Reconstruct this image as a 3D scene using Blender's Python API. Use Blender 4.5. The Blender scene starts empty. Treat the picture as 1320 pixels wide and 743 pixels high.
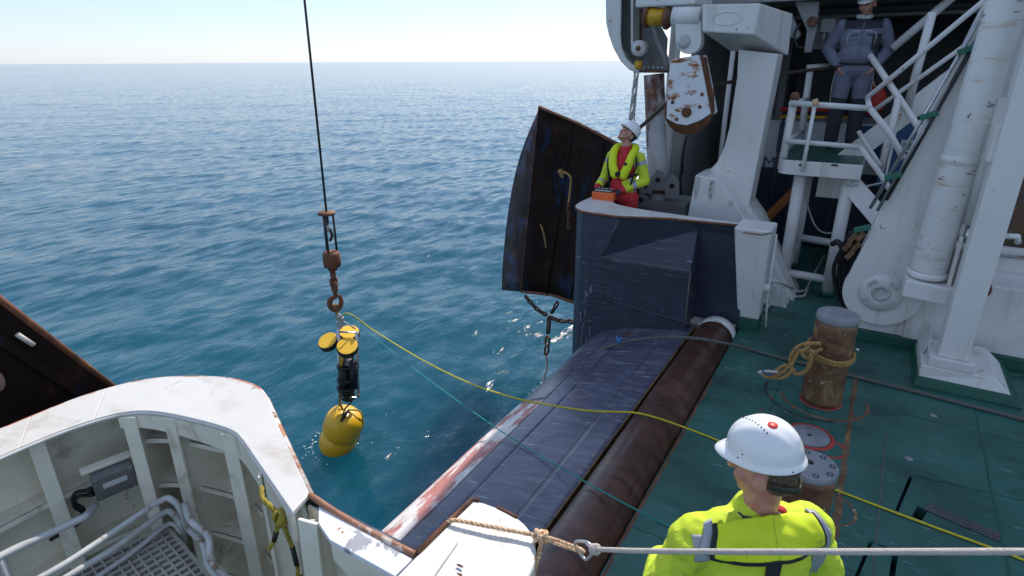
import bpy, bmesh, math, random
import numpy as np
from mathutils import Vector, Matrix, noise as mnoise
from mathutils.bvhtree import BVHTree
random.seed(7); np.random.seed(7)
scene = bpy.context.scene
R = math.radians
# ------------------------------------------------------------------ camera
# world: +X = towards the bow, +Y = across the stern (away from the viewer), deck at z = 0, sea at z = -2
FPX, YAW, ROLL, CZ = 760.0, R(31.1), R(0.33), 2.8
PITCH = math.atan((371.5 - 79) / FPX)
_fw = Vector((0, math.cos(PITCH), -math.sin(PITCH))); _r0 = Vector((1, 0, 0)); _u0 = Vector((0, math.sin(PITCH), math.cos(PITCH)))
_R = math.cos(ROLL) * _r0 - math.sin(ROLL) * _u0
_U = math.sin(ROLL) * _r0 + math.cos(ROLL) * _u0
_rz = Matrix.Rotation(YAW, 3, 'Z')
CAMR, CAMU, CAMF = _rz @ _R, _rz @ _U, _rz @ _fw
CAM = Vector((0, 0, CZ))
cd = bpy.data.cameras.new('camera'); cam = bpy.data.objects.new('camera', cd); scene.collection.objects.link(cam)
cd.sensor_width = 36; cd.lens = 36 * FPX / 1320; cd.clip_start = 0.05; cd.clip_end = 40000
m3 = Matrix((CAMR, CAMU, -CAMF)).transposed()
cam.matrix_world = Matrix.Translation(CAM) @ m3.to_4x4()
scene.camera = cam
# ------------------------------------------------------------------ world and sun
SUN_AZ, SUN_EL = R(6), R(46)          # azimuth from +Y towards -X
SUND = Vector((-math.sin(SUN_AZ) * math.cos(SUN_EL), math.cos(SUN_AZ) * math.cos(SUN_EL), math.sin(SUN_EL)))
w = bpy.data.worlds.new('World'); scene.world = w; w.use_nodes = True
nt = w.node_tree; nt.nodes.clear()
sky = nt.nodes.new('ShaderNodeTexSky'); sky.sky_type = 'NISHITA'; sky.sun_disc = False
sky.sun_elevation = SUN_EL; sky.sun_rotation = -SUN_AZ; sky.air_density = 1.0; sky.dust_density = 0.3; sky.ozone_density = 5.0; sky.altitude = 5
bg = nt.nodes.new('ShaderNodeBackground'); bg.inputs[1].default_value = 0.108
wo = nt.nodes.new('ShaderNodeOutputWorld'); hs = nt.nodes.new('ShaderNodeHueSaturation'); hs.inputs['Saturation'].default_value = 1.0; nt.links.new(sky.outputs[0], hs.inputs['Color'])
tint = nt.nodes.new('ShaderNodeMix'); tint.data_type = 'RGBA'; tint.blend_type = 'MULTIPLY'; tint.inputs[0].default_value = 1; tint.inputs[7].default_value = (1.04, .985, 1.03, 1)   # thin high haze: paler, cooler sky
nt.links.new(hs.outputs[0], tint.inputs[6]); veil = nt.nodes.new('ShaderNodeMix'); veil.data_type = 'RGBA'; veil.inputs[0].default_value = .38; veil.inputs[7].default_value = (5.5, 6.6, 8.5, 1)
nt.links.new(tint.outputs[2], veil.inputs[6]); nt.links.new(veil.outputs[2], bg.inputs[0]); nt.links.new(bg.outputs[0], wo.inputs[0])
sl = bpy.data.lights.new('sun', 'SUN'); sl.energy = 3.5; sl.angle = R(0.53); sl.color = (1, .94, .85)
so = bpy.data.objects.new('sun', sl); scene.collection.objects.link(so)
so.rotation_euler = SUND.to_track_quat('Z', 'Y').to_euler()
vs = scene.view_settings; vs.view_transform = 'Standard'; vs.look = 'None'; vs.exposure = 0.48; vs.gamma = 1; vs.use_curve_mapping = False
# ------------------------------------------------------------------ helpers
def ray(u, v): return CAMF + CAMR * ((u - 660) / FPX) - CAMU * ((v - 371.5) / FPX)
def oz(u, v, z): d = ray(u, v); return CAM + d * ((z - CZ) / d.z)      # photo direction met with a plane of the ship
def oy(u, v, y): d = ray(u, v); return CAM + d * (y / d.y)
def ox(u, v, x): d = ray(u, v); return CAM + d * (x / d.x)
V = Vector
COL = scene.collection
ORG = {}
def basis(d, up=None):
    d = V(d).normalized()
    up = V(up) if up is not None else (V((0, 0, 1)) if abs(d.z) < .95 else V((0, 1, 0)))
    a = d.cross(up).normalized(); b = a.cross(d).normalized()
    return a, b, d
def spline(pts, n=8):
    P = [V(p) for p in pts]; P = [P[0] * 2 - P[1]] + P + [P[-1] * 2 - P[-2]]; out = []
    for i in range(1, len(P) - 2):
        for k in range(n):
            t = k / n; p0, p1, p2, p3 = P[i - 1:i + 3]
            out.append(.5 * ((2 * p1) + (p2 - p0) * t + (2 * p0 - 5 * p1 + 4 * p2 - p3) * t * t + (3 * p1 - p0 - 3 * p2 + p3) * t ** 3))
    out.append(P[-2]); return out
class MB:
    def __init__(s): s.v = []; s.f = []; s.s = []
    def add(s, vs, fs, sm=False):
        o = len(s.v); s.v += [V(p) for p in vs]
        s.f += [[i + o for i in f] for f in fs]; s.s += [sm] * len(fs); return s
    def poly(s, pts): return s.add(pts, [list(range(len(pts)))])
    def box(s, x0, x1, y0, y1, z0, z1):
        vs = [(x, y, z) for x in (x0, x1) for y in (y0, y1) for z in (z0, z1)]
        return s.add(vs, [(0, 1, 3, 2), (4, 6, 7, 5), (0, 4, 5, 1), (2, 3, 7, 6), (0, 2, 6, 4), (1, 5, 7, 3)])
    def bar(s, p0, p1, w, h, up=None):           # rectangular bar from p0 to p1
        a, b, d = basis(V(p1) - V(p0), up); vs = []
        for p in (V(p0), V(p1)):
            for i, j in ((-1, -1), (1, -1), (1, 1), (-1, 1)): vs.append(p + a * (i * w / 2) + b * (j * h / 2))
        return s.add(vs, [(3, 2, 1, 0), (4, 5, 6, 7)] + [(i, (i + 1) % 4, 4 + (i + 1) % 4, 4 + i) for i in range(4)])
    def prism(s, pts, vec):
        n = len(pts); P = [V(p) for p in pts]; vec = V(vec)
        nn = V((0, 0, 0))
        for i in range(n): nn += P[i].cross(P[(i + 1) % n])
        if nn.dot(vec) > 0: P = P[::-1]
        return s.add(P + [p + vec for p in P], [list(range(n)), list(range(2 * n - 1, n - 1, -1))] + [((i + 1) % n, i, n + i, n + (i + 1) % n) for i in range(n)])
    def hull2(s, A, B):                          # ring A joined to ring B with caps
        n = len(A)
        return s.add(list(A) + list(B), [list(range(n))[::-1], list(range(n, 2 * n))] + [(i, (i + 1) % n, n + (i + 1) % n, n + i) for i in range(n)])
    def lathe(s, p, axis, prof, n=20, cap=True):
        a, b, d = basis(axis); p = V(p); vs = []; fs = []
        for r, h in prof:
            for k in range(n):
                t = 2 * math.pi * k / n; vs.append(p + d * h + (a * math.cos(t) + b * math.sin(t)) * r)
        m = len(prof)
        for i in range(m - 1):
            for k in range(n): fs.append((i * n + k, (i * n + (k + 1) % n), (i + 1) * n + (k + 1) % n, (i + 1) * n + k))
        s.add(vs, fs, True)
        if cap:
            o = len(s.v) - m * n
            s.f += [[o + k for k in range(n)][::-1], [o + (m - 1) * n + k for k in range(n)]]; s.s += [False, False]
        return s
    def cyl(s, p0, p1, r, r2=None, n=16):
        return s.lathe(p0, V(p1) - V(p0), [(r, 0), (r if r2 is None else r2, (V(p1) - V(p0)).length)], n)
    def tube(s, path, r, n=8, closed=False):
        P = [V(p) for p in path]; m = len(P); rr = r if isinstance(r, (list, tuple)) else [r] * m
        tang = []
        for i in range(m):
            if closed: t = P[(i + 1) % m] - P[i - 1]
            else: t = P[min(i + 1, m - 1)] - P[max(i - 1, 0)]
            tang.append(t.normalized() if t.length > 1e-9 else V((0, 0, 1)))
        a, b, _ = basis(tang[0]); vs = []
        for i in range(m):
            t = tang[i]; a = (a - t * a.dot(t)).normalized(); b = t.cross(a)
            for k in range(n):
                q = 2 * math.pi * k / n; vs.append(P[i] + (a * math.cos(q) + b * math.sin(q)) * rr[i])
        fs = []
        for i in range(m if closed else m - 1):
            j = (i + 1) % m
            for k in range(n): fs.append((i * n + k, i * n + (k + 1) % n, j * n + (k + 1) % n, j * n + k))
        s.add(vs, fs, True)
        if not closed:
            o = len(s.v) - m * n
            s.f += [[o + k for k in range(n)][::-1], [o + (m - 1) * n + k for k in range(n)]]; s.s += [False, False]
        return s
    def rope(s, path, r, pitch=None, strands=3, n=5):      # laid rope: twisted strands
        P = [V(p) for p in path]; L = 0; pitch = pitch or r * 7
        paths = [[] for _ in range(strands)]; a = None
        # resample
        Q = [P[0]]; step = pitch / 8
        for i in range(1, len(P)):
            d = P[i] - P[i - 1]; k = max(1, int(d.length / step))
            for j in range(1, k + 1): Q.append(P[i - 1] + d * (j / k))
        for i, q in enumerate(Q):
            t = (Q[min(i + 1, len(Q) - 1)] - Q[max(i - 1, 0)]).normalized()
            if a is None: a, b, _ = basis(t)
            a = (a - t * a.dot(t)).normalized(); b = t.cross(a)
            if i: L += (q - Q[i - 1]).length
            for k in range(strands):
                th = 2 * math.pi * (L / pitch + k / strands); paths[k].append(q + (a * math.cos(th) + b * math.sin(th)) * r * .48)
        for p in paths: s.tube(p, r * .56, n)
        return s
    def ell(s, c, rx, ry, rz, M=None, nu=16, nv=10):
        c = V(c); vs = []; fs = []
        for j in range(1, nv):
            ph = math.pi * j / nv
            for i in range(nu):
                th = 2 * math.pi * i / nu; p = V((rx * math.sin(ph) * math.cos(th), ry * math.sin(ph) * math.sin(th), rz * math.cos(ph)))
                vs.append(c + (M @ p if M else p))
        t = V((0, 0, rz)); vs += [c + (M @ t if M else t), c - (M @ t if M else t)]
        for j in range(nv - 2):
            for i in range(nu): fs.append((j * nu + i, (j + 1) * nu + i, (j + 1) * nu + (i + 1) % nu, j * nu + (i + 1) % nu))
        a, b = len(vs) - 2, len(vs) - 1
        for i in range(nu): fs.append((a, i, (i + 1) % nu)); fs.append((b, (nv - 2) * nu + (i + 1) % nu, (nv - 2) * nu + i))
        return s.add(vs, fs, True)
    def cap(s, p0, p1, r0, r1, n=12):            # tapered capsule
        p0, p1 = V(p0), V(p1); d = p1 - p0; L = d.length
        if L < 1e-6: return s.ell(p0, r0, r0, r0)
        pr = [(r0 * math.sin(t), -r0 * math.cos(t)) for t in (.15, .5, .9, 1.3)] + [(r0, 0), (r1, L)] + [(r1 * math.cos(t), L + r1 * math.sin(t)) for t in (.3, .7, 1.1, 1.42)]
        return s.lathe(p0, d, pr, n)
    def grid(s, rows, sm=True):
        m, n = len(rows), len(rows[0])
        return s.add([p for r in rows for p in r], [(i * n + j, i * n + j + 1, (i + 1) * n + j + 1, (i + 1) * n + j) for i in range(m - 1) for j in range(n - 1)], sm)
    def mesh(s, name, off=V((0, 0, 0))):
        me = bpy.data.meshes.new(name); me.from_pydata([tuple(p - off) for p in s.v], [], s.f)
        me.polygons.foreach_set('use_smooth', s.s); me.update(); return me
    def build(s, name, mat, parent=None, bevel=0, org=None, seg=2, solid=0):
        off = ORG[parent.name] if parent else (V(org) if org is not None else V((0, 0, 0)))
        o = bpy.data.objects.new(name, s.mesh(name, off)); COL.objects.link(o)
        if parent: o.parent = parent
        else: o.location = off
        ORG[o.name] = off
        o.data.materials.append(mat)
        if solid: md = o.modifiers.new('thick', 'SOLIDIFY'); md.thickness = solid; md.offset = 0
        if bevel:
            md = o.modifiers.new('bevel', 'BEVEL'); md.width = bevel; md.segments = seg; md.limit_method = 'ANGLE'; md.angle_limit = R(35)
        return o
def thing(name, label, cat, loc, group=None):
    o = bpy.data.objects.new(name, None); COL.objects.link(o); o.location = loc; o.empty_display_size = .1
    ORG[o.name] = V(loc); return tag(o, label, cat, group)
def tag(o, label=None, cat=None, group=None, kind=None):
    if label: o['label'] = label
    if cat: o['category'] = cat
    if group: o['group'] = group
    if kind: o['kind'] = kind
    return o
def realise(o):                                  # bake modifiers into the mesh
    dg = bpy.context.evaluated_depsgraph_get(); dg.update()
    me = bpy.data.meshes.new_from_object(o.evaluated_get(dg)); o.modifiers.clear(); old = o.data; o.data = me; bpy.data.meshes.remove(old); return o
def text(body, size, pos, xdir, ydir, mat, parent, name='lettering', ext=.002):
    cu = bpy.data.curves.new(name, 'FONT'); cu.body = body; cu.size = size; cu.extrude = ext
    t = bpy.data.objects.new('tmp', cu); COL.objects.link(t)
    dg = bpy.context.evaluated_depsgraph_get(); me = bpy.data.meshes.new_from_object(t.evaluated_get(dg))
    bpy.data.objects.remove(t); x, y = V(xdir).normalized(), V(ydir).normalized(); z = x.cross(y)
    me.transform((Matrix((x, y, z)).transposed()).to_4x4())
    me.transform(Matrix.Translation(V(pos) - ORG[parent.name]))
    o = bpy.data.objects.new(name, me); COL.objects.link(o); o.parent = parent; me.materials.clear(); me.materials.append(mat); ORG[o.name] = ORG[parent.name]; return o
# ------------------------------------------------------------------ materials
def _n(nt, t, **k):
    n = nt.nodes.new(t)
    for a, b in k.items(): setattr(n, a, b)
    return n
def ramp(nt, src, p0, p1, c0=(0, 0, 0, 1), c1=(1, 1, 1, 1)):
    r = _n(nt, 'ShaderNodeValToRGB'); r.color_ramp.elements[0].position = p0; r.color_ramp.elements[1].position = p1
    r.color_ramp.elements[0].color = c0; r.color_ramp.elements[1].color = c1; nt.links.new(src, r.inputs[0]); return r.outputs[0]
def noise(nt, co, scale, detail=6, rough=.6, dist=0, stretch=None, rot=None):
    if stretch:
        mp = _n(nt, 'ShaderNodeMapping'); mp.inputs['Scale'].default_value = stretch
        if rot: mp.inputs['Rotation'].default_value = rot
        nt.links.new(co, mp.inputs[0]); co = mp.outputs[0]
    n = _n(nt, 'ShaderNodeTexNoise'); n.inputs['Scale'].default_value = scale; n.inputs['Detail'].default_value = detail
    n.inputs['Roughness'].default_value = rough; n.inputs['Distortion'].default_value = dist
    nt.links.new(co, n.inputs['Vector']); return n.outputs[0]
def mixc(nt, fac, a, b, mode='MIX'):
    m = _n(nt, 'ShaderNodeMix', data_type='RGBA', blend_type=mode)
    for i, x in ((0, fac), (6, a), (7, b)):
        if hasattr(x, 'is_linked'): nt.links.new(x, m.inputs[i])
        else: m.inputs[i].default_value = x if i == 0 else (*x, 1)
    return m.outputs[2]
MATS = {}
def paint(name, col, rough=.45, var=.15, vs=2.5, layers=(), bump=.05, bs=40, metal=0, coat=0, spec=None):
    """layers: (colour, scale, lo, hi, stretch or None, rough noise) – worn patches, rust, scratches laid one over another"""
    m = bpy.data.materials.new(name); m.use_nodes = True; nt = m.node_tree; b = nt.nodes['Principled BSDF']
    co = _n(nt, 'ShaderNodeTexCoord').outputs['Object']
    n1 = noise(nt, co, vs, 7, .65)
    lo = tuple(c * (1 - var) for c in col); hi = tuple(min(1, c * (1 + var)) for c in col)
    c = mixc(nt, ramp(nt, n1, .3, .7), lo, hi)
    hts = None
    for L in layers:
        lc, sc, a, z = L[:4]; st = L[4] if len(L) > 4 else None; ds = L[5] if len(L) > 5 else .3; rt = L[6] if len(L) > 6 else None
        f = ramp(nt, noise(nt, co, sc, 8, .62, ds, st, rt), a, z)
        lcv = mixc(nt, noise(nt, co, sc * 3, 4), tuple(x * .6 for x in lc), tuple(min(1, x * 1.35) for x in lc))
        c = mixc(nt, f, c, lcv); hts = f if hts is None else hts
    nt.links.new(c, b.inputs['Base Color'])
    rr = ramp(nt, noise(nt, co, 9, 5), .25, .75, (rough * .75,) * 3 + (1,), (min(1, rough * 1.3),) * 3 + (1,)); nt.links.new(rr, b.inputs['Roughness'])
    b.inputs['Metallic'].default_value = metal
    if spec is not None: b.inputs['Specular IOR Level'].default_value = spec
    if coat: b.inputs['Coat Weight'].default_value = coat
    if bump:
        bp = _n(nt, 'ShaderNodeBump'); bp.inputs['Strength'].default_value = min(1, bump * 4); bp.inputs['Distance'].default_value = bump * .05
        h = noise(nt, co, bs, 6)
        if hts is not None: h = mixc(nt, .5, h, hts)
        nt.links.new(h, bp.inputs['Height']); nt.links.new(bp.outputs[0], b.inputs['Normal'])
    MATS[name] = m; return m
RUST = (.16, .055, .02); RUSTO = (.38, .13, .035)
white = paint('white ship paint', (.68, .665, .635), .4, .05, 1.2, [((.45, .37, .27), 1, .58, .74, (7, 7, .6)), ((.46, .41, .34), 2.2, .6, .76), (RUSTO, 5, .67, .7), ((.35, .33, .3), 14, .68, .71)], .03, 25)
whiteclean = paint('clean white paint', (.7, .685, .655), .38, .04, 1.0, [((.48, .43, .36), 1, .56, .76, (6, 6, .5)), ((.5, .46, .4), 2.4, .58, .8), ((.36, .2, .1), 9, .68, .7)], .02, 20)
whitecap = paint('scuffed white rail paint', (.6, .58, .545), .45, .05, 2, [((.48, .43, .37), 3, .52, .72, (1, 2, 1)), ((.46, .4, .34), 6, .62, .7, (2, 1, 1), .8), (RUSTO, 5, .685, .7), ((.3, .2, .16), 13, .675, .69)], .04, 25)
whiteworn = paint('worn white cylinder paint', (.66, .65, .62), .42, .05, 2, [((.55, .45, .33), 4, .56, .68, (1, 1, 4)), ((.22, .18, .15), 6, .63, .65, (1, 1, 2.6))], .04, 25)
cream = paint('cream grey inner bulwark paint', (.80, .74, .60), .5, .12, 2, [((.42, .36, .27), 4, .56, .72), (RUST, 9, .67, .71)], .03, 30)
navy = paint('navy hull paint', (.03, .035, .055), .38, .3, 2.5, [((.13, .135, .16), 3, .57, .72, (1, 1, 14), .6), ((.3, .3, .31), 4, .665, .69, (.6, .6, 6), .9), (RUST, 6, .66, .7)], .05, 30)
navyflat = paint('dark navy paint', (.02, .026, .047), .45, .3, 2.5, [((.12, .1, .09), 5, .68, .8)], .04, 30)
sloped = paint('scraped navy stern plate', (.075, .079, .118), .23, .3, 2, [((.16, .16, .2), 2.2, .5, .72, (1, 3.5, 1), 1.2), ((.3, .3, .34), 3, .6, .67, (1, 14, 1), .8, (0, 0, .25)), ((.12, .06, .045), 2.4, .6, .72), ((.36, .37, .4), 5, .655, .68, (1.2, 20, 1), .6, (0, 0, -.3))], .05, 30)
pinkedge = paint('worn red stern lip with painted sun sheen', (.5, .2, .17), .55, .3, 3, [((.75, .7, .66), 2.5, .47, .53, (3, .8, 3)), ((.28, .1, .05), 3.2, .57, .63), ((.1, .1, .14), 5, .66, .7)], .06, 30)  # red is worn lip paint; the white partly paints in sunlit sheen
rollerm = paint('rusty roller steel', (.095, .04, .026), .27, .5, 2, [((.055, .025, .018), 3, .45, .62, (1, 2.5, 1)), ((.2, .1, .05), 5, .62, .7, (1, .5, 1), .6), ((.3, .26, .22), 3.3, .71, .745)], .05, 45, .15)
rust = paint('rusted steel', (.17, .065, .028), .75, .45, 5, [((.06, .028, .018), 7, .5, .65), ((.42, .19, .06), 9, .62, .72)], .12, 60)
rustdark = paint('dark rusted chain steel', (.075, .036, .024), .6, .4, 8, [((.16, .06, .03), 20, .55, .7)], .1, 80, .3)
doorm = paint('dark rusty door steel', (.016, .009, .007), .85, .5, 2.2, [((.01, .035, .085), 2.2, .55, .7, (1, 1, .7), .8), ((.05, .02, .011), 5, .56, .75)], .08, 40, spec=.12)
dooredge = paint('rusty blue door edge', (.04, .024, .022), .7, .4, 3, [((.03, .07, .16), 3, .5, .64), ((.16, .065, .03), 6, .56, .7)], .08, 40)
deckm = paint('green deck paint', (.028, .112, .09), .42, .42, .9, [((.06, .18, .175), 2.6, .6, .8, (1, 3, 1), .4, (0, 0, .6)), ((.03, .05, .045), 2.1, .62, .78), ((.26, .34, .33), 4, .655, .67, (1, 11, 1), .5, (0, 0, 1.1)), ((.16, .07, .035), 6, .66, .7), ((.012, .045, .04), 1.3, .52, .7, (1, 2, 1))], .12, 170)
deckgreen = paint('green coaming paint', (.013, .085, .06), .45, .2, 2, [((.1, .06, .03), 6, .72, .78)], .03, 40)
pinrust = paint('pitted brown pin steel', (.16, .082, .036), .6, .35, 6, [((.3, .2, .09), 7, .54, .66, (1, 1, .6)), ((.1, .036, .02), 4, .5, .62, (1, 1, 2.5)), ((.4, .37, .3), 16, .64, .67)], .12, 60)
pintop = paint('worn grey pin plate', (.23, .23, .245), .5, .2, 6, [((.3, .31, .33), 14, .55, .7), ((.14, .12, .1), 9, .64, .72)], .05, 60)
redring = paint('red ring paint', (.42, .035, .03), .6, .3, 9, [((.15, .06, .04), 12, .55, .65)], .05, 60)
black = paint('black rubber', (.012, .012, .013), .55, .2, 8, (), .05, 60)
darkmetal = paint('dark metal', (.045, .045, .047), .45, .3, 8, [((.12, .06, .03), 10, .65, .75)], .05, 60, .5)
steel = paint('bare steel', (.5, .5, .5), .3, .15, 10, [((.3, .26, .2), 12, .62, .75)], .04, 60, .85)
galv = paint('galvanised pipe', (.5, .5, .48), .45, .2, 8, [((.25, .16, .09), 11, .6, .68), ((.12, .1, .09), 15, .67, .7)], .06, 60, .1)
grate = paint('worn grey grating steel', (.42, .39, .34), .6, .25, 10, [((.18, .1, .06), 14, .6, .7)], .06, 60, .1)
boxgrey = paint('grey cast junction box', (.2, .19, .185), .5, .2, 9, [((.24, .23, .22), 20, .62, .7)], .05, 60, .2)
plate = paint('pale printed plate', (.6, .6, .6), .5, .1, 9, (), 0)
yellow = paint('yellow float plastic', (.72, .4, .006), .38, .08, 4, [((.5, .3, .02), 6, .62, .75)], .02, 30, 0, .15)
yellowdisc = paint('yellow sensor face', (.9, .52, .03), .5, .06, 4, (), .02, 40)
ropeyel = paint('yellow line', (.6, .5, .02), .7, .25, 40, (), .1, 200)
ropeteal = paint('turquoise line', (.015, .3, .26), .6, .2, 40, (), .1, 200)
ropebrown = paint('tan mooring rope', (.42, .24, .08), .8, .3, 30, (), .2, 200)
ropeknot = paint('old yellow rope', (.4, .3, .04), .8, .35, 30, (), .2, 200)
ropegrey = paint('dull grey wire rope', (.12, .115, .105), .65, .3, 40, [((.2, .15, .1), 25, .55, .7)], .2, 200)
ropewhite = paint('pale braided cord', (.62, .54, .48), .8, .12, 40, (), .2, 260)
ropeorange = paint('orange flecked rope', (.92, .58, .36), .8, .25, 60, [((.9, .3, .06), 130, .52, .62)], .2, 260)
wirem = paint('dark greased wire', (.035, .033, .032), .4, .3, 40, (), .1, 200, .4)
wirebrown = paint('greased brown wire', (.075, .05, .035), .5, .3, 30, (), .2, 200, .3)
orange = paint('orange plastic', (.75, .13, .025), .4, .1, 8, [((.3, .08, .03), 16, .7, .75)], .02, 60)
orangesteel = paint('orange painted steel', (.42, .14, .03), .5, .2, 4, [(RUST, 8, .6, .7)], .04, 40)
redm = paint('red fabric cover', (.5, .035, .025), .6, .15, 6, (), .06, 40)
greenclamp = paint('green pipe clamp', (.02, .14, .09), .5, .2, 9, (), .02, 60)
yelsheave = paint('yellow sheave paint', (.6, .33, .02), .45, .2, 6, [(RUST, 7, .62, .7)], .04, 40)
blockm = paint('rust stained white block', (.7, .71, .74), .45, .08, 2, [((.38, .16, .05), 4.5, .55, .61, (1, 1, 1.6)), (RUST, 4.5, .62, .66, (1, 1, 1.6))], .05, 40)
postrust = paint('rust streaked post', (.5, .5, .49), .5, .15, 3, [((.15, .06, .035), 2.4, .5, .58, (1, 1, .45)), ((.3, .16, .09), 6, .6, .7)], .06, 40)
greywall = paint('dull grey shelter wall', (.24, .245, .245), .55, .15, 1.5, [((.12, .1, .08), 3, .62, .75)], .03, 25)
greydark = paint('shelter steel toned dark as shade', (.05, .052, .056), .6, .25, 2, [((.1, .06, .04), 5, .65, .75)], .03, 30)  # dark grey puts the gloom of the shelter interior into the colour
bluepaint = paint('blue lettering', (.03, .09, .22), .45, .1, 3, (), 0)
signw = paint('white sign plate', (.6, .62, .64), .45, .06, 3, (), 0)
hivis = paint('high visibility yellow cloth', (.57, .7, .035), .85, .1, 5, [((.4, .5, .03), 7, .56, .75)], .2, 30)
hivis2 = paint('brighter yellow vest cloth', (.64, .76, .012), .65, .06, 6, [((.36, .36, .04), 9, .67, .74)], .1, 60)
reflect = paint('grey reflective tape', (.36, .37, .39), .4, .08, 20, (), .03, 200, .2)
redcloth = paint('red work cloth', (.5, .022, .03), .8, .14, 6, (), .12, 45)
blackcloth = paint('black strap cloth', (.014, .014, .016), .75, .2, 20, (), .08, 120)
greycloth = paint('slate blue grey work cloth', (.16, .17, .23), .85, .12, 6, (), .12, 45)
darkcloth = paint('dark slate work cloth', (.032, .034, .046), .85, .15, 6, (), .12, 45)
glovem = paint('dark work glove', (.03, .034, .04), .8, .2, 20, (), .1, 100)
skin = paint('skin', (.52, .26, .18), .5, .14, 14, [((.5, .15, .1), 16, .48, .7)], .03, 120)
hairm = paint('short greying hair', (.15, .1, .065), .75, .4, 60, [((.25, .2, .15), 90, .5, .65)], .3, 220)
lipm = paint('dark face hair and lips', (.16, .07, .05), .7, .2, 30, (), 0)
helmetm = paint('white helmet plastic', (.8, .8, .79), .28, .03, 3, [((.6, .57, .52), 12, .68, .76)], .01, 30, 0, .3)
helmetred = paint('red round sticker', (.8, .07, .05), .4, .05, 3, (), 0)
bootm = paint('black boot leather', (.018, .016, .016), .5, .2, 9, (), .05, 60)
scarfm = paint('pale patterned scarf', (.45, .48, .5), .85, .2, 12, [((.2, .25, .15), 22, .55, .65)], .1, 80)
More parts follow.
